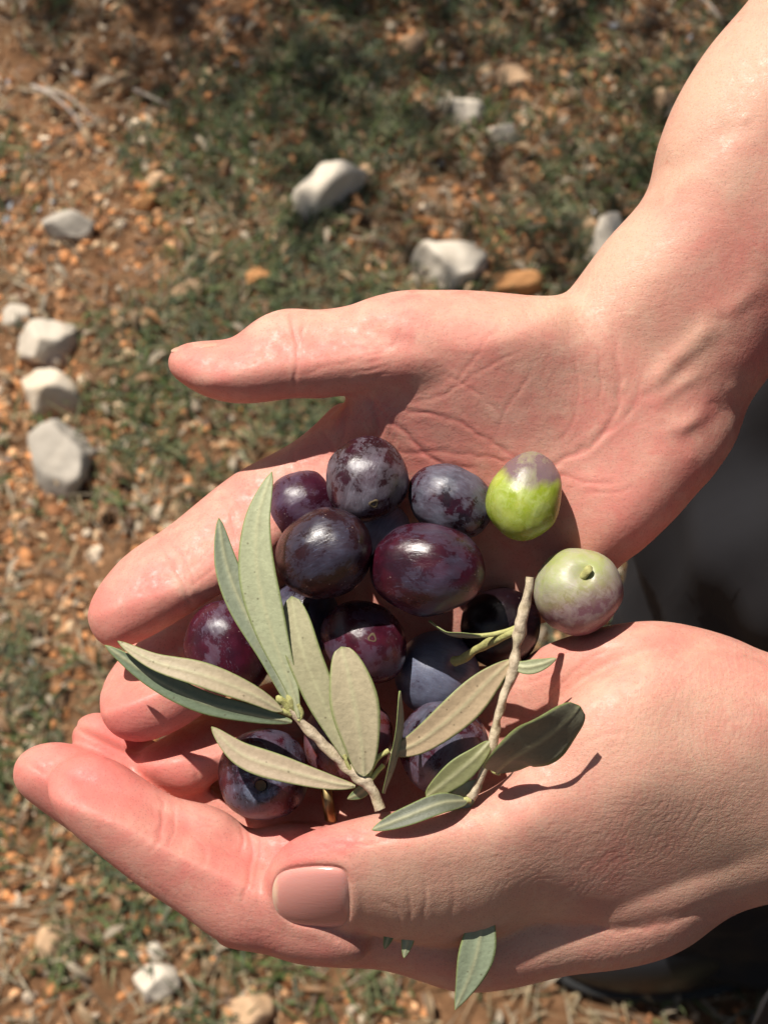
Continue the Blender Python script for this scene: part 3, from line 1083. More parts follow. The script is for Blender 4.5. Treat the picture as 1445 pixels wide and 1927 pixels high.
def olive(cx, cy, w, a, b, axis, mat, label, egg=0.0, cavity=None, scar=None, lump=0.035, seed=0, n=56, depth=0.10):
    """a: half length along axis (hand frame vector), b: half thickness"""
    k = (D0 - w) / D0
    a_m, b_m = a * U * k, b * U * k
    ax = (CM @ Vector(axis)).normalized()
    q = ax.to_track_quat('Z', 'Y')
    vs, fs = [], []
    m = n
    for i in range(m + 1):
        t = math.pi * i / m
        for j in range(n * 2):
            ph = math.pi * j / n
            r = math.sin(t) * (1 + egg * math.cos(t))
            z = math.cos(t)
            if cavity is not None:
                z -= depth * math.exp(-(t / 0.20) ** 2) * 1.0 + 0.05 * math.exp(-(t / 0.5) ** 2)
            p = Vector((r * math.cos(ph) * b_m, r * math.sin(ph) * b_m, z * a_m))
            dn = p.normalized() if p.length > 0 else p
            p += dn * (noise.noise(dn * 1.3 + Vector((seed * 7.3, 0, 0))) * lump * b_m * 2 + noise.noise(dn * 5 + Vector((seed, 3, 0))) * lump * 0.25 * b_m)
            vs.append(p)
    N2 = n * 2
    for i in range(m):
        for j in range(N2):
            fs.append((i * N2 + j, (i + 1) * N2 + j, (i + 1) * N2 + (j + 1) % N2, i * N2 + (j + 1) % N2))
    o = mesh_obj('olive', vs, fs, mat)
    o.location = wp(cx, cy, w)
    o.rotation_euler = q.to_euler()
    tag(o, label, 'olive', 'olives cupped in the hands')
    def sub(name, vs, fs, mt):
        c = mesh_obj(name, vs, fs, mt)
        c.parent = o
        return c
    if cavity == 'stub':
        vv, ff = [], []
        for i in range(9):
            t = i / 8
            rr = b_m * (0.085 if i < 7 else 0.10 * (1 if i == 7 else 0.75))
            for j in range(12):
                an = 2 * math.pi * j / 12
                vv.append((rr * math.cos(an) + t * t * b_m * .14, rr * math.sin(an) - t * b_m * 0.05, a_m * (0.80 + 0.24 * t)))
        for i in range(8):
            for j in range(12):
                ff.append((i * 12 + j, i * 12 + (j + 1) % 12, (i + 1) * 12 + (j + 1) % 12, (i + 1) * 12 + j))
        ff.append(tuple(8 * 12 + j for j in range(12)))
        sub('stalk_stub', vv, ff, M_stalk)
    if cavity == 'hole':
        vv, ff = [], []
        for i, (rr, zz) in enumerate(((0.12, 0.885), (0.10, 0.872), (0.05, 0.862), (0.0, 0.86))):
            for j in range(16):
                an = 2 * math.pi * j / 16
                vv.append((b_m * rr * math.cos(an), b_m * rr * math.sin(an), a_m * zz))
        for i in range(3):
            for j in range(16):
                ff.append((i * 16 + j, i * 16 + (j + 1) % 16, (i + 1) * 16 + (j + 1) % 16, (i + 1) * 16 + j))
        sub('stem_scar', vv, ff, M_scar)
    if scar is not None:
        sv = (q.inverted() @ (CM @ Vector(scar))).normalized()
        # where the direction leaves the ellipsoid
        kk = 1 / math.sqrt((sv.x / b_m) ** 2 + (sv.y / b_m) ** 2 + (sv.z / a_m) ** 2)
        base = sv * kk
        nrm = Vector((base.x / b_m ** 2, base.y / b_m ** 2, base.z / a_m ** 2)).normalized()
        t1 = nrm.orthogonal().normalized(); t2 = nrm.cross(t1)
        vv, ff = [], []
        for i, (rr, hh) in enumerate(((0.12, -0.01), (0.105, 0.02), (0.075, 0.022), (0.05, 0.005), (0, 0.0))):
            for j in range(18):
                an = 2 * math.pi * j / 18
                wob = 1 + 0.15 * math.sin(3 * an + seed)
                vv.append(base * 1.005 + (t1 * math.cos(an) + t2 * math.sin(an)) * rr * wob * b_m + nrm * hh * b_m)
        for i in range(4):
            for j in range(18):
                ff.append((i * 18 + j, i * 18 + (j + 1) % 18, (i + 1) * 18 + (j + 1) % 18, (i + 1) * 18 + j))
        sub('stem_scar', vv, ff, M_scar)
    return o


M_scar = mat_plain('stem_scar', (0.10, 0.07, 0.035), 0.85)
DK = (0.012, 0.005, 0.009); PU = (0.032, 0.005, 0.012); RD = (0.095, 0.012, 0.018); BR = (0.024, 0.008, 0.010)
BL = (0.085, 0.095, 0.15); GY = (0.23, 0.22, 0.27); LB = (0.17, 0.195, 0.275)
mo = mat_olive
olive(690, 903, 22, 83, 77, (-0.35, -0.75, 0.55), mo(1, BR, PU, (0.27, 0.25, 0.30), .62, 1), 'dark olive with a large grey scuffed patch, topmost under the palm', seed=1, scar=(0.16, -0.52, 0.75), lump=.03)
olive(848, 943, -2, 84, 69, (0.85, -0.50, 0.1), mo(2, PU, DK, (0.19, 0.20, 0.26), .78, 2.3), 'grey purple frosted olive left of the bright green one', seed=2)
G3 = (( 0.0, 0.0, 1.0), (0.30, 0.42, 0.022), (0.22, 0.42), 0.55, (0.48, 0.60, 0.12))
olive(988, 933, 48, 84, 70, (-0.32, -0.86, 0.05), mo(3, (0.26, 0.32, 0.025), (0.36, 0.40, 0.075), (0.46, 0.50, 0.22), .50, 3.2, rough=.27,
      green=(ldir((-0.32, -0.86, 0.05), (.15, .9, .25)), (0.19, 0.125, 0.13), (0.34, 0.50), 0.55, (0.46, 0.55, 0.16))), 'bright green olive with a grey purple shoulder', seed=3, egg=0.10)
olive(570, 955, -62, 76, 72, (0.5, 0.6, 0.3), mo(4, PU, (0.04, 0.007, 0.018), (0.13, 0.10, 0.17), .6, 4.9), 'purple olive tucked behind the tall pale leaf', seed=4)
olive(803, 1072, 78, 109, 87, (0.98, -0.10, 0.12), mo(5, (0.045, 0.005, 0.013), (0.022, 0.005, 0.010), BL, .5, 5.6, stretch=(1, 1, .6)), 'largest olive, deep wine purple lying lengthwise mid-pile', seed=5)
olive(611, 1041, 80, 94, 84, (0.75, 0.45, 0.4), mo(6, (0.018, 0.006, 0.009), BR, BL, .52, 6.4, stretch=(1, 1, .6)), 'near black glossy olive with scratch marks right of the tall leaf', seed=6)
olive(1087, 1112, 24, 84, 82, (0.02, 0.42, 0.85), mo(7, (0.33, 0.36, 0.13), (0.38, 0.38, 0.22), (0.50, 0.47, 0.40), .55, 7.7, rough=.33,
      green=(ldir((0.02, 0.42, 0.85), (.35, -.9, -.1)), (0.17, 0.075, 0.088), (-0.42, 0.22), 1.0, (0.37, 0.33, 0.25))), 'half green half purple olive with a stalk stub facing up', seed=7, cavity='stub', depth=.13)
olive(941, 1180, -82, 78, 76, (0.2, 0.5, 0.6), mo(8, (0.007, 0.003, 0.005), (0.010, 0.004, 0.006), (0.03, 0.025, 0.04), .02, 8.1), 'black olive in shade behind the cut end of the twig', seed=8)
olive(431, 1221, 22, 92, 80, (-0.35, 0.9, 0.15), mo(9, (0.055, 0.006, 0.016), PU, (0.15, 0.14, 0.20), .55, 9.2), 'wine red olive between the two upper fingertips and the leaves', seed=9)
olive(684, 1208, -12, 87, 74, (0.7, -0.65, 0.2), mo(10, (0.060, 0.008, 0.018), PU, (0.13, 0.12, 0.18), .55, 10.3), 'purple red olive with a small brown scar in mid-pile', seed=10, scar=(0.20, 0.16, 0.85))
olive(822, 1268, -78, 82, 80, (0.40, 0.28, 0.80), mo(11, (0.04, 0.03, 0.05), (0.06, 0.05, 0.08), LB, 1.0, 11.4), 'blue frosted olive still on its green stalk', seed=11, cavity='dim', depth=.14, lump=.015)
olive(835, 1406, 12, 88, 85, (0.3, 0.75, 0.4), mo(12, (0.045, 0.007, 0.014), DK, (0.19, 0.20, 0.275), .72, 12.8), 'blue and purple olive under the diagonal tan leaf', seed=12)
olive(655, 1392, -42, 88, 84, (0.2, 0.9, 0.2), mo(13, (0.12, 0.018, 0.018), (0.10, 0.03, 0.018), (0.22, 0.15, 0.20), .62, 13.1), 'red brown olive behind the two short broad leaves', seed=13)
olive(497, 1457, -22, 84, 86, (0.0, -0.10, 0.95), mo(14, (0.014, 0.005, 0.010), (0.045, 0.007, 0.014), (0.16, 0.17, 0.24), .6, 14.6, halo=((0.20, 0.23, 0.31), 0.845)), 'dark olive with an open stem hole, nearest the lower forefinger', seed=14, cavity='hole', depth=.16)
olive(716, 1008, -78, 62, 56, (0.4, 0.8, 0.2), mo(15, PU, DK, (0.32, 0.30, 0.42), 1.6, 15.5), 'lilac sliver of an olive showing between three dark olives', seed=15)
olive(565, 1165, -95, 74, 70, (0.4, 0.8, 0.2), mo(16, DK, PU, BL, .9, 16.5), 'dark blue olive mostly hidden beneath the scratched black olive', seed=16)
# gold ring on the finger under the twig
def torus(name, c, nrm, r0, r1, mat, flat=1.6, n=48, m=12):
    nrm = Vector(nrm).normalized(); a = nrm.orthogonal().normalized(); b = nrm.cross(a)
    vs, fs = [], []
    for i in range(n):
        t = 2 * math.pi * i / n
        d = a * math.cos(t) + b * math.sin(t)
        for j in range(m):
            s = 2 * math.pi * j / m
            vs.append(Vector(c) + d * (r0 + r1 * math.cos(s)) + nrm * r1 * flat * math.sin(s))
    for i in range(n):
        for j in range(m):
            fs.append((i * m + j, ((i + 1) % n) * m + j, ((i + 1) % n) * m + (j + 1) % m, i * m + (j + 1) % m))
    return mesh_obj(name, vs, fs, mat)
M_gold = mat_plain('gold', (0.42, 0.31, 0.14), 0.38, 1.0)
rg = torus('gold_ring', wp(628, 1500, -150), CM @ Vector((1, .15, 0.1)), 0.0088, 0.0008, M_gold, flat=1.6)
tag(rg, 'gold ring on a finger under the cut twig', 'ring')

# ================================================================== SPRIGS
SAGE = (0.41, 0.43, 0.26); TAN = (0.38, 0.31, 0.20); GRN = (0.105, 0.165, 0.085); RIM = (0.22, 0.27, 0.085); DARKG = (0.20, 0.19, 0.125)


def leaf(parent, spine, width, face='under', nrm=(0, 0, 1), roll=0.0, blunt=0.35, cup=0.12, ca=None, cb=None, peak=0.45, wav=0.0, label=None):
    """spine from base to tip in hand units"""
    P = catmull(spine, 10, False)
    L = np.r_[0, np.cumsum(np.linalg.norm(np.diff(P, axis=0), axis=1))]
    L /= L[-1]
    NS, NW = 40, 13
    t = np.linspace(0, 1, NS)
    C = np.stack([np.interp(t, L, P[:, i]) for i in range(3)], 1)
    T = np.gradient(C, axis=0); T /= np.linalg.norm(T, axis=1)[:, None]
    nr = np.array(nrm, float)
    vs, cs = [], []
    top = ca or (SAGE if face == 'under' else GRN)
    bot = cb or (GRN if face == 'under' else SAGE)
    side_pts = [[], []]
    sd = rnd.random() * 50
    for i in range(NS):
        s = np.cross(T[i], nr); s /= np.linalg.norm(s) + 1e-9
        n = np.cross(s, T[i])
        rr = roll
        s, n = s * math.cos(rr) + n * math.sin(rr), -s * math.sin(rr) + n * math.cos(rr)
        x = t[i]
        e = peak
        prof = (math.sin(math.pi * min(1, x ** (math.log(0.5) / math.log(e)))) ** (1 - blunt)) if 0 < x < 1 else 0
        hw = width * 0.5 * prof * (1 + 0.05 * math.sin(9 * x + sd)) + 2.2 * (1 - x) ** 6 + 0.8
        for j in range(NW):
            v = (j / (NW - 1) * 2 - 1)
            off = n * (cup * hw * v * v) + n * (wav * math.sin(x * 14 + v * 2 + sd) * abs(v))
            mid = math.exp(-(v * hw / 3.4) ** 2)
            th = 1.0 + 0.4 * (1 - abs(v))
            p = C[i] + s * hw * v + off
            up = p + n * (th + 2.6 * mid * (1 - .5 * x)) * (1 if abs(v) < .99 else .3)
            dn = p - n * (th + 0.4 * mid) * (1 if abs(v) < .99 else .3)
            side_pts[0].append(up); side_pts[1].append(dn)
            rim = max(0, min(1, (abs(v) * hw - (hw - 2.6)) / 2.2))
            vn = 0.5 + 0.5 * math.cos((x * 26 + abs(v) * 5))
            def mixc(c):
                c = np.array(c) * (1 + 0.05 * (vn - .5))
                c = c * (1 - .55 * mid) + np.array((0.50, 0.48, 0.28)) * .55 * mid
                return c * (1 - rim) + np.array(RIM) * rim
            cs.append((mixc(top), mixc(bot)))
    allp = np.array(side_pts[0] + side_pts[1])
    cc = [c[0] for c in cs] + [c[1] for c in cs]
    fs = []
    o = NS * NW
    for i in range(NS - 1):
        for j in range(NW - 1):
            a = i * NW + j
            fs.append((a, a + 1, a + NW + 1, a + NW))
            fs.append((o + a, o + a + NW, o + a + NW + 1, o + a + 1))
        a = i * NW
        fs.append((a, a + NW, o + a + NW, o + a))
        b = i * NW + NW - 1
        fs.append((b, o + b, o + b + NW, b + NW))
    ob = mesh_obj('leaf', warr(allp), fs, M_leaf, parent, colors=cc)
    if label:
        ob['label'] = label
    return ob


def twig(name, parent, spine, mat, bumps=0.0, n=14, sub=10):
    """spine (x,y,w,r)"""
    P = catmull(spine, sub, False)
    vs, fs = [], []
    m = len(P)
    for i in range(m):
        T = P[min(i + 1, m - 1), :3] - P[max(i - 1, 0), :3]
        T /= np.linalg.norm(T)
        a = np.cross(T, (0.1, 0.2, 1)); a /= np.linalg.norm(a)
        b = np.cross(T, a)
        for j in range(n):
            th = 2 * math.pi * j / n
            r = P[i, 3] * (1 + bumps * noise.noise(Vector((P[i, 0] * .045 + math.cos(th) * .5, P[i, 1] * .045 + math.sin(th) * .5, math.cos(th) * .6))))
            vs.append(P[i, :3] + (a * math.cos(th) + b * math.sin(th)) * r)
    for i in range(m - 1):
        for j in range(n):
            fs.append((i * n + j, i * n + (j + 1) % n, (i + 1) * n + (j + 1) % n, (i + 1) * n + j))
    fs.append(tuple(range(n - 1, -1, -1))); fs.append(tuple((m - 1) * n + j for j in range(n)))
    return mesh_obj(name, warr(vs), fs, mat, parent)


s1 = empty('olive_sprig', wp(700, 1500, 110))
tag(s1, 'olive sprig with long pale leaves spread over the left of the pile', 'sprig', 'olive sprigs in the hands')
twig('stem', s1, [(716, 1524, 128, 10.5), (706, 1500, 130, 11), (690, 1476, 132, 12), (672, 1462, 132, 11), (640, 1432, 132, 9.5), (610, 1400, 132, 10), (580, 1372, 134, 9),
                  (558, 1350, 134, 9.5), (545, 1335, 136, 8), (530, 1325, 138, 7)], M_stem, .5)
twig('bud', s1, [(548, 1342, 138, 5), (536, 1325, 142, 6), (526, 1316, 145, 7), (522, 1309, 146, 3)], M_stalk, .3)
twig('bud', s1, [(552, 1338, 138, 5), (545, 1318, 146, 6), (540, 1308, 148, 2)], M_stalk, .3)
for pts in ([(562, 1356, 138, 5.5), (568, 1342, 142, 4.5), (560, 1325, 146, 4)], [(548, 1345, 136, 6), (530, 1338, 142, 5), (508, 1328, 142, 4)],
            [(690, 1462, 134, 6), (700, 1442, 140, 5.5), (712, 1425, 142, 5.5), (732, 1412, 142, 5)], [(690, 1474, 134, 6), (712, 1450, 130, 5), (722, 1440, 128, 5)],
            [(668, 1462, 134, 5), (655, 1440, 140, 4), (648, 1420, 142, 4)], [(690, 1470, 136, 5), (687, 1450, 142, 5), (684, 1440, 144, 5)]):
    twig('petiole', s1, pts, M_stalk, .2, n=10)
leaf(s1, [(563, 1350, 142), (548, 1290, 150), (512, 1190, 160), (485, 1080, 165), (485, 980, 165), (512, 888, 160)], 68, peak=.56, roll=-.15, blunt=.25)
leaf(s1, [(553, 1340, 136), (510, 1240, 142), (455, 1140, 142), (425, 1060, 138), (412, 975, 134)], 52, face='top', peak=.55, roll=.25, ca=(0.25, 0.28, 0.19))
leaf(s1, [(549, 1358, 134), (470, 1342, 142), (380, 1320, 140), (290, 1275, 130), (198, 1214, 118)], 44, face='top', peak=.5, roll=-.15, ca=(0.16, 0.20, 0.125))
leaf(s1, [(530, 1338, 146), (470, 1305, 162), (380, 1270, 168), (290, 1245, 160), (222, 1207, 148)], 46, peak=.45, roll=.3, ca=(0.42, 0.34, 0.22))
leaf(s1, [(668, 1480, 134), (620, 1472, 140), (540, 1450, 140), (455, 1420, 136), (398, 1368, 128)], 50, peak=.55, roll=.2, ca=(0.43, 0.33, 0.22))
leaf(s1, [(652, 1430, 140), (630, 1370, 148), (595, 1290, 156), (565, 1210, 158), (549, 1122, 150)], 68, peak=.62, blunt=.5, ca=(0.40, 0.37, 0.22), roll=-.1)
leaf(s1, [(685, 1460, 146), (680, 1400, 158), (668, 1330, 166), (655, 1265, 168), (642, 1217, 164)], 86, peak=.55, blunt=.55, ca=(0.46, 0.39, 0.245))
leaf(s1, [(721, 1492, 132), (736, 1440, 150), (750, 1370, 158), (752, 1300, 156)], 40, face='top', nrm=(.9, .2, .35), peak=.5, ca=(0.27, 0.31, 0.22))
leaf(s1, [(735, 1418, 130), (790, 1395, 144), (860, 1340, 152), (920, 1280, 146), (964, 1241, 136)], 64, peak=.5, ca=(0.47, 0.35, 0.215), roll=.1)
leaf(s1, [(700, 1470, 112), (680, 1490, 90), (655, 1503, 70)], 22, face='top')

s2 = empty('olive_sprig', wp(890, 1500, 90))
tag(s2, 'olive sprig with an upright woody twig and few leaves on the right of the pile', 'sprig', 'olive sprigs in the hands')
twig('stem', s2, [(997, 1086, 148, 8), (994, 1110, 148, 9.5), (985, 1150, 146, 9), (978, 1185, 144, 12), (972, 1220, 142, 9), (968, 1252, 140, 10.5), (952, 1300, 138, 8),
                  (936, 1352, 138, 8), (928, 1395, 136, 9), (915, 1435, 136, 8.5), (898, 1480, 134, 8), (886, 1502, 130, 9)], M_stem, .5)
twig('stalk', s2, [(974, 1185, 142, 8), (940, 1200, 120, 8), (900, 1220, 60, 8.5), (872, 1238, 14, 8.5), (855, 1245, -6, 10)], M_stalk, .35)
twig('stalk', s2, [(974, 1180, 142, 6), (945, 1190, 130, 5), (905, 1196, 120, 4), (870, 1194, 112, 4)], M_stalk, .2)
for pts in ([(925, 1445, 136, 5), (930, 1452, 140, 5), (940, 1456, 146, 4)], [(886, 1505, 132, 7), (872, 1506, 134, 5)], [(922, 1405, 138, 5), (912, 1420, 140, 4)]):
    twig('petiole', s2, pts, M_stalk, .2, n=10)
leaf(s2, [(968, 1252, 142), (990, 1256, 152), (1020, 1250, 156), (1046, 1239, 152)], 25, peak=.4, ca=(0.36, 0.37, 0.22))
leaf(s2, [(905, 1197, 122), (870, 1194, 116), (840, 1190, 100), (808, 1168, 78)], 26, face='top', nrm=(0.1, .9, .4), ca=(0.22, 0.25, 0.17))
leaf(s2, [(934, 1452, 150), (965, 1425, 200), (1025, 1388, 225), (1070, 1350, 232), (1090, 1328, 232)], 112, face='top', nrm=(0.36, 0.55, 0.80), peak=.5, blunt=.62, ca=DARKG, cup=.05, wav=3)
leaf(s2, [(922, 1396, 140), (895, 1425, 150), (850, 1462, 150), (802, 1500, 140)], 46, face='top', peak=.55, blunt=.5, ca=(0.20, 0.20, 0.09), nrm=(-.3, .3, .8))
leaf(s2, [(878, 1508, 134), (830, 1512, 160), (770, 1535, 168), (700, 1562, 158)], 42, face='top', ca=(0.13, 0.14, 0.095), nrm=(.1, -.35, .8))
leaf(s2, [(905, 1470, 130), (880, 1490, 122), (850, 1520, 112), (800, 1546, 104)], 44, ca=(0.34, 0.37, 0.26), nrm=(-.3, .5, .7))
leaf(s2, [(958, 1290, 132), (945, 1265, 118), (930, 1290, 105), (905, 1300, 95)], 24, face='top')
# a leaf poking out under the lower hand
s3 = leaf(None, [(915, 1690, 30), (905, 1750, 20), (895, 1800, 12), (878, 1850, -2), (856, 1900, -20)], 64, peak=.45, blunt=.1, ca=(0.29, 0.34, 0.22), nrm=(0.1, 0, 1))
s3.name = 'olive_leaf'
tag(s3, 'single pale green leaf hanging out below the lower hand', 'leaf')
s4 = leaf(None, [(745, 1700, 30), (740, 1730, 25), (732, 1760, 18), (724, 1785, 8)], 22, peak=.5, face='top', nrm=(0.1, 0, 1))
s4.name = 'olive_leaf'
tag(s4, 'tiny dark green leaf tip peeping below the lower thumb, left one', 'leaf')
s5 = leaf(None, [(775, 1700, 30), (772, 1740, 22), (766, 1775, 14), (760, 1802, 6)], 24, peak=.5, ca=(0.29, 0.34, 0.22), nrm=(0.1, 0, 1))
s5.name = 'olive_leaf'
tag(s5, 'tiny pale leaf tip peeping below the lower thumb, right one', 'leaf')

# ================================================================== GROUND
def axis_pts(lo, hi, step, far):
    a = np.arange(lo, hi + 1e-6, step)
    e = []
    s, x = step, hi
    while x < far:
        s *= 1.6; x += s; e.append(x)
    e2 = []
    s, x = step, lo
    while x > -far:
        s *= 1.6; x -= s; e2.append(x)
    return np.array(e2[::-1] + list(a) + e)


def gh(x, y):
    return 0.012 * noise.noise(Vector((x * 2.2, y * 2.2, 0))) + 0.006 * noise.noise(Vector((x * 9, y * 9, 4)))


xs = axis_pts(-1.0, 1.2, 0.02, 400)
ys = axis_pts(-0.4, 2.2, 0.02, 400)
vs = [(x, y, gh(x, y)) for x in xs for y in ys]
ny = len(ys)
fs = [(i * ny + j, (i + 1) * ny + j, (i + 1) * ny + j + 1, i * ny + j + 1) for i in range(len(xs) - 1) for j in range(ny - 1)]
gr = mesh_obj('ground', vs, fs, M_soil)
tag(gr, 'reddish brown stony soil', 'ground', kind='structure')

ICO = None
def ico():
    global ICO
    if ICO is None:
        import bmesh
        bm = bmesh.new()
        bmesh.ops.create_icosphere(bm, subdivisions=1, radius=1)
        ICO = (np.array([v.co[:] for v in bm.verts]), np.array([[v.index for v in f.verts] for f in bm.faces]))
        bm.free()
    return ICO


def in_view(x, y, m=0.12):
    v = CM.transposed() @ Vector((x, y, -CAM_H))
    if v.z > -0.1: return False
    return abs(v.x / -v.z) < 0.2585 + m and abs(v.y / -v.z) < 0.3444 + m


def gdens(x, y):
    n = noise.noise(Vector((x * 4.2, y * 4.2, 2.2))) + .5 * noise.noise(Vector((x * 11, y * 11, 7)))
    return max(0.04, min(1, 0.20 + n * 1.5 + (0.25 if y > .8 and x > -.12 else 0) - (.08 if y < .5 else 0)))


# gravel
bv, bf = ico()
PV, PF, PC = [], [], []
cnt = 0
pal = [((0.50, 0.22, 0.085), 4.5), ((0.54, 0.30, 0.15), 4), ((0.50, 0.35, 0.21), 2.2), ((0.42, 0.33, 0.24), 1.2), ((0.62, 0.50, 0.36), 1.2), ((0.24, 0.105, 0.045), 3.2), ((0.34, 0.16, 0.07), 3.5), ((0.35, 0.36, 0.38), .15)]
pw = np.array([p[1] for p in pal]); pw = pw / pw.sum()
N_ = 0
while cnt < 17000:
    x, y = nrs.uniform(-.75, .85), nrs.uniform(-.15, 1.75)
    if not in_view(x, y): continue
    dens = 0.45 + 1.1 * noise.noise(Vector((x * 3.5, y * 3.5, 9)))
    if nrs.rand() > dens + .35 - .35 * gdens(x, y): continue
    r = 0.0024 + 0.0060 * nrs.rand() ** 2.4 + (0.005 * nrs.rand() if nrs.rand() < .08 else 0)
    A = nrs.randn(3, 3); Qm, _ = np.linalg.qr(A)
    s = np.array([1, nrs.uniform(.6, .95), nrs.uniform(.45, .8)]) * r
    v = (bv * (1 + nrs.uniform(-.22, .22, (len(bv), 1)))) * s
    v = v @ Qm.T
    v[:, 2] *= .75
    v += (x, y, gh(x, y) + r * .25)
    c = np.array(pal[nrs.choice(len(pal), p=pw)][0]) * nrs.uniform(.85, 1.6)
    PV.append(v); PF.append(bf + N_); PC.append(np.tile(c, (len(v), 1)))
    N_ += len(v); cnt += 1
PV = np.concatenate(PV); PF = np.concatenate(PF); PC = np.concatenate(PC)
gm = fast_mesh('gravel', PV, PF)
gm.polygons.foreach_set('use_smooth', [False] * len(gm.polygons))
a_ = gm.color_attributes.new('Col', 'FLOAT_COLOR', 'POINT')
a_.data.foreach_set('color', np.c_[PC, np.ones(len(PC))].astype(np.float32).ravel())
gm.materials.append(M_vcol)
go = bpy.data.objects.new('gravel', gm); col.objects.link(go)
tag(go, 'orange and tan gravel scattered over the soil', 'gravel', kind='stuff')


def blades(name, count, palette, lmin, lmax, wmin, wmax, densf, upf, label, cat, spread=.012):
    VV, FF, CC = [], [], []
    n0 = 0; c_ = 0; tries = 0
    while c_ < count and tries < count * 40:
        tries += 1
        x, y = nrs.uniform(-.8, .95), nrs.uniform(-.2, 1.9)
        if not in_view(x, y, .16): continue
        if nrs.rand() > densf(x, y): continue
        k = nrs.randint(4, 10)
        base_c = np.array(palette[nrs.randint(len(palette))])
        for _ in range(k):
            bx, by = x + nrs.randn() * spread, y + nrs.randn() * spread
            L = nrs.uniform(lmin, lmax); wd = nrs.uniform(wmin, wmax)
            az = nrs.uniform(0, 2 * math.pi); up = upf()
            d = np.array([math.cos(az) * math.cos(up), math.sin(az) * math.cos(up), math.sin(up)])
            side = np.array([-math.sin(az), math.cos(az), 0]) * wd
            p = np.array([bx, by, gh(bx, by) + .002])
            seg = 4
            for i in range(seg + 1):
                t = i / seg
                q = p + d * L * t + np.array([0, 0, -1]) * L * t * t * (0.45 * math.sin(up)) + np.array([0, 0, .004])
                ww = side * (1 - t ** 1.6)
                VV.append(q - ww); VV.append(q + ww + np.array([0, 0, wd * .5]))
                cc = base_c * nrs.uniform(.8, 1.15) if i == 0 else cc
                CC.append(cc); CC.append(cc)
                if i:
                    a = n0 + i * 2
                    FF.append((a - 2, a - 1, a + 1, a))
            n0 += (seg + 1) * 2
            c_ += 1
    m = fast_mesh(name, np.array(VV), np.array(FF))
    a = m.color_attributes.new('Col', 'FLOAT_COLOR', 'POINT')
    a.data.foreach_set('color', np.c_[np.array(CC), np.ones(len(CC))].astype(np.float32).ravel())
    m.materials.append(M_grass)
    o = bpy.data.objects.new(name, m); col.objects.link(o)
    tag(o, label, cat, kind='stuff')
    return o


blades('grass', 32000, [(0.085, 0.12, 0.035), (0.075, 0.10, 0.040), (0.12, 0.14, 0.06), (0.065, 0.085, 0.045), (0.16, 0.16, 0.08), (0.10, 0.11, 0.065)],
       .014, .050, .0007, .0017, gdens, lambda: nrs.uniform(.15, 1.2), 'short green grass growing between the stones', 'grass')
blades('dry_grass', 13000, [(0.30, 0.23, 0.13), (0.22, 0.16, 0.09), (0.34, 0.28, 0.19), (0.16, 0.11, 0.07)],
       .012, .05, .0005, .0013, lambda x, y: 0.5, lambda: nrs.uniform(.0, .5), 'dry straw and dead blades lying on the soil', 'straw', spread=.03)


LV, LF, LC = [], [], []
for i in range(1500):
    while True:
        x, y = nrs.uniform(-.8, .95), nrs.uniform(-.2, 1.9)
        if in_view(x, y, .12): break
    L, wd, az = nrs.uniform(.010, .030), nrs.uniform(.0018, .0045), nrs.uniform(0, 2 * math.pi)
    t_ = np.array([math.cos(az), math.sin(az), nrs.uniform(-.1, .45)]); s_v = np.array([-math.sin(az), math.cos(az), nrs.uniform(-.5, .5)])
    p0 = np.array([x, y, gh(x, y) + nrs.uniform(.004, .012)])
    cc = np.array([(0.40, 0.27, 0.15), (0.28, 0.16, 0.08), (0.42, 0.34, 0.24), (0.18, 0.10, 0.055), (0.46, 0.22, 0.085)][nrs.randint(5)]) * nrs.uniform(.6, 1.1)
    o0 = len(LV)
    for k in range(6):
        u = k / 5; ww = wd * math.sin(math.pi * min(.97, max(.03, u)))
        q = p0 + t_ * L * u + np.array([0, 0, .25 * L * math.sin(math.pi * u)])
        LV += [q - s_v * ww + np.array([0, 0, ww * .6]), q, q + s_v * ww + np.array([0, 0, ww * .6])]
        LC += [cc, cc * .85, cc]
        if k:
            a0 = o0 + k * 3
            LF += [(a0 - 3, a0 - 2, a0 + 1, a0), (a0 - 2, a0 - 1, a0 + 2, a0 + 1)]
lm = fast_mesh('leaf_litter', np.array(LV), np.array(LF))
a_ = lm.color_attributes.new('Col', 'FLOAT_COLOR', 'POINT')
a_.data.foreach_set('color', np.c_[np.array(LC), np.ones(len(LC))].astype(np.float32).ravel())
lm.materials.append(M_grass)
lo = bpy.data.objects.new('leaf_litter', lm); col.objects.link(lo)
tag(lo, 'small dry leaves and flakes littering the ground', 'leaf litter', kind='stuff')


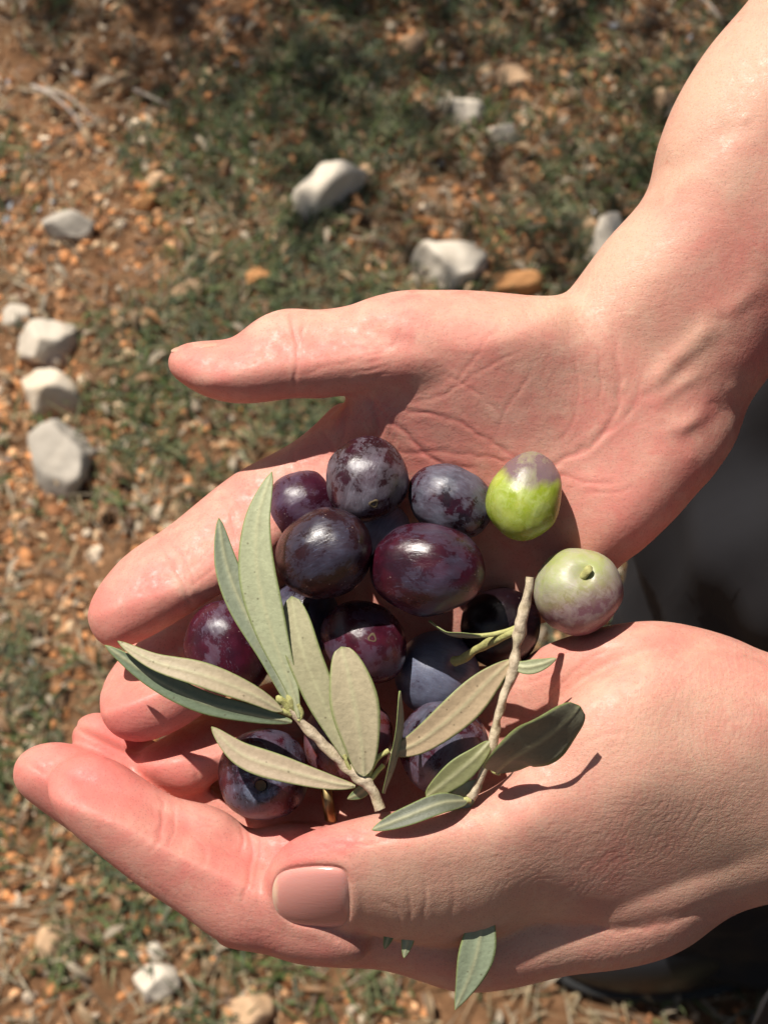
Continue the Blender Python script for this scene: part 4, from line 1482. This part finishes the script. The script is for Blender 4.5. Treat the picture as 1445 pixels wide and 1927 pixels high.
# stones one can tell apart
def stone(px, py, wpx, hpx, mat, label, seed, ang=0.0, sharp=0.35, flat=.7, hfac=0.55):
    c = ground_at(px, py)
    dist = (Vector((0, 0, CAM_H)) - c).length
    k = dist / D0
    import bmesh
    bm = bmesh.new()
    bmesh.ops.create_icosphere(bm, subdivisions=4, radius=1)
    rs = random.Random(seed)
    planes = []
    for _ in range(11):
        n = Vector((rs.gauss(0, 1), rs.gauss(0, 1), rs.gauss(0, 1))).normalized()
        planes.append((n, rs.uniform(0.52, 0.85)))
    rx, ry = wpx * .5 * k * 1.22, hpx * .5 * k * 1.25
    rz = (rx + ry) * hfac
    for v in bm.verts:
        p = v.co.copy()
        for n, d in planes:
            e = p.dot(n) - d
            if e > 0: p -= n * e * (1 - sharp * .1)
        p += p.normalized() * noise.noise(p * 2.2 + Vector((seed, 0, 0))) * .07 + p.normalized() * noise.noise(p * 8 + Vector((seed, 0, 0))) * .05
        q = Vector((p.x * rx, p.y * ry, p.z * rz))
        q.rotate(Matrix.Rotation(ang, 3, 'Z'))
        v.co = q
    mm = bpy.data.meshes.new('stone')
    bm.to_mesh(mm); bm.free()
    mm.polygons.foreach_set('use_smooth', [True] * len(mm.polygons))
    mm.materials.append(mat)
    o = bpy.data.objects.new('stone', mm)
    o.location = (c.x, c.y - rz * .15, gh(c.x, c.y) + rz * .14)
    col.objects.link(o)
    tag(o, label, 'stone', 'stones lying on the ground')
    return o


R_w = mat_rock('pale_limestone', (0.70, 0.62, 0.51), (0.46, 0.39, 0.30), spot=(0.46, 0.30, 0.17), amt=.45)
R_wo = mat_rock('orange_stained_limestone', (0.66, 0.58, 0.47), (0.52, 0.40, 0.27), spot=(0.55, 0.27, 0.10), amt=1.0)
R_g = mat_rock('grey_limestone', (0.46, 0.41, 0.34), (0.30, 0.26, 0.21), amt=.15)
R_o = mat_rock('orange_stone', (0.55, 0.27, 0.10), (0.36, 0.16, 0.06))
R_t = mat_rock('tan_stone', (0.58, 0.40, 0.25), (0.42, 0.25, 0.13), spot=(0.5, 0.22, 0.08))
for a in ((622, 362, 130, 92, R_w, 'large white angular stone at the upper middle of the ground', 3, .75),
          (846, 497, 118, 104, R_w, 'round white stone just above the upper wrist edge', 8, 0.2),
          (128, 865, 125, 125, R_g, 'big grey rounded stone at the left edge level with the olives', 5, 0.3),
          (92, 745, 90, 110, R_wo, 'white and orange stone above the grey rounded one at the left', 11, 1.1),
          (98, 650, 100, 85, R_w, 'pale rough stone at left, second above the grey rounded one', 14, 0.4),
          (36, 597, 58, 42, R_w, 'small whitish stone at the left edge above the others', 17, 0),
          (968, 535, 92, 42, R_o, 'flat rust orange stone beside the round white one', 21, 0.0),
          (1135, 455, 50, 110, R_w, 'pale stone half hidden behind the upper forearm', 24, -.4),
          (868, 218, 84, 52, R_w, 'wide pale grey stone in the shaded grass', 27, -.5),
          (940, 256, 56, 36, R_w, 'small bright stone just right below the wide shaded one', 29, -.3),
          (965, 158, 60, 50, R_t, 'tan stone in the shade near the top', 31, 0),
          (1248, 198, 54, 40, R_t, 'cream stone by the forearm in the shade', 35, 0),
          (778, 92, 50, 34, R_t, 'orange tan stone near the top edge', 37, 0),
          (295, 1850, 78, 62, R_w, 'pale stone at the bottom below the lower hand', 41, .2),
          (295, 1790, 34, 36, R_w, 'little white stone above the pale bottom one', 43, .2),
          (275, 385, 44, 38, R_o, 'orange stone among grass at the upper left', 45, .2),
          (298, 348, 40, 36, R_t, 'tan stone directly above the orange one at upper left', 47, .2),
          (488, 525, 56, 34, R_o, 'orange stone left above the thumb of the upper hand', 49, .2),
          (360, 545, 66, 38, R_t, 'flat cream stone above the thumb tip', 51, .2),
          (692, 332, 42, 34, R_t, 'tan stone touching the large white angular one', 53, .2),
          (130, 435, 90, 50, R_g, 'grey flat stone half buried at the upper left', 55, .2),
          (100, 1775, 48, 60, R_t, 'pinkish tan stone at the bottom left', 57, .2),
          (240, 152, 42, 30, R_t, 'pinkish stone near the fallen sticks', 59, .2),
          (460, 1895, 90, 60, R_t, 'broad tan stone at the bottom edge', 61, .2),
          (1105, 425, 44, 30, R_t, 'dull tan pebble stone left of the hidden pale one', 63, .2)):
    stone(*a[:7], ang=a[7])


def stick(pts, r, mat, label):
    vs = []
    P = [ground_at(p[0], p[1]) + Vector((0, 0, p[2])) for p in pts]
    S = catmull([tuple(p) for p in P], 6, False)
    n = 8; fs = []
    for i, p in enumerate(S):
        T = S[min(i + 1, len(S) - 1)] - S[max(i - 1, 0)]; T /= np.linalg.norm(T)
        a = np.cross(T, (0, 0, 1)); a /= np.linalg.norm(a); b = np.cross(T, a)
        rr = r * (1 - .5 * i / len(S))
        for j in range(n):
            th = 2 * math.pi * j / n
            vs.append(p + (a * math.cos(th) + b * math.sin(th)) * rr)
    for i in range(len(S) - 1):
        for j in range(n):
            fs.append((i * n + j, i * n + (j + 1) % n, (i + 1) * n + (j + 1) % n, (i + 1) * n + j))
    fs.append(tuple(range(n - 1, -1, -1))); fs.append(tuple((len(S) - 1) * n + j for j in range(n)))
    o = mesh_obj('stick', vs, fs, mat)
    tag(o, label, 'stick', 'dry sticks on the ground')


M_stick = mat_stem('dead_wood', (0.42, 0.35, 0.30), (0.28, 0.22, 0.18))
stick([(68, 185, .02), (110, 215, .03), (150, 245, .02), (168, 275, .005)], .0026, M_stick, 'pale broken stick slanting down at the upper left')
stick([(85, 190, .02), (135, 210, .025), (185, 240, .01)], .0022, M_stick, 'thinner grey stick just right of the pale broken one')
stick([(70, 305, .008), (120, 275, .012), (185, 245, .008)], .0022, mat_stem('dark_wood', (0.10, 0.07, 0.05), (0.05, 0.04, 0.03)), 'dark stick crossing below the pale broken one')
stick([(255, 180, .01), (290, 200, .014), (320, 208, .008)], .0024, M_stick, 'short pale stick right of the crossing sticks')
stick([(1295, 10, .02), (1330, 35, .02), (1360, 60, .01)], .0022, M_stick, 'grey stick in the shade at the top right')

# ================================================================== TREE that throws the shade at the top
tree = empty('olive_tree', (0.35, 2.9, 0))
tag(tree, 'olive tree beyond the top edge whose crown shades the upper ground', 'tree')
tr_v, tr_f = [], []
def add_branch(pts):
    S = catmull(pts, 6, False)
    n = 12; o = len(tr_v)
    for i, p in enumerate(S):
        T = S[min(i + 1, len(S) - 1), :3] - S[max(i - 1, 0), :3]; T /= np.linalg.norm(T)
        a = np.cross(T, (0.9, .3, 0.1)); a /= np.linalg.norm(a); b = np.cross(T, a)
        for j in range(n):
            th = 2 * math.pi * j / n
            r = p[3] * (1 + .15 * math.sin(3 * th + i * .3))
            tr_v.append(p[:3] + (a * math.cos(th) + b * math.sin(th)) * r)
    for i in range(len(S) - 1):
        for j in range(n):
            tr_f.append((o + i * n + j, o + i * n + (j + 1) % n, o + (i + 1) * n + (j + 1) % n, o + (i + 1) * n + j))
add_branch([(0.35, 2.9, -.05, .16), (0.33, 2.88, .4, .12), (0.25, 2.8, .9, .10), (0.12, 2.7, 1.5, .07), (-.05, 2.6, 2.1, .03)])
add_branch([(0.28, 2.85, .8, .08), (.5, 2.7, 1.3, .05), (.6, 2.5, 2.0, .02)])
add_branch([(0.2, 2.75, 1.2, .06), (-.2, 2.5, 1.8, .04), (-.6, 2.3, 2.2, .015)])
mesh_obj('trunk', tr_v, tr_f, mat_stem('bark', (0.20, 0.17, 0.14), (0.10, 0.08, 0.06)), tree)
CV, CF = [], []
sh_c = np.array([0.60, 1.66])
k_ = 0
while k_ < 8000:
    z = nrs.uniform(1.75, 2.75)
    a, rr = nrs.uniform(0, 2 * math.pi), math.sqrt(nrs.rand()) * 0.98
    gxp, gyp = sh_c[0] + rr * math.cos(a) * 1.15, sh_c[1] + rr * math.sin(a) * .84
    n = noise.noise(Vector((gxp * 3.2, gyp * 3.2, z * 1.5)))
    if n < -.12 - .1 * nrs.rand(): continue
    x, y = gxp + SUN.x / SUN.z * z, gyp + SUN.y / SUN.z * z
    L, wd = nrs.uniform(.04, .07), nrs.uniform(.007, .011)
    d = nrs.randn(3); d /= np.linalg.norm(d)
    s = np.cross(d, nrs.randn(3)); s /= np.linalg.norm(s)
    p = np.array([x, y, z]); o = len(CV)
    nn = np.cross(d, s) * .004
    CV += [p, p + d * L * .5 + s * wd + nn, p + d * L, p + d * L * .5 - s * wd + nn]
    CF.append((o, o + 1, o + 2, o + 3)); k_ += 1
mesh_obj('crown', CV, CF, mat_plain('crown_leaf', (0.08, 0.11, 0.05), 0.5), tree, smooth=False)
print('built')
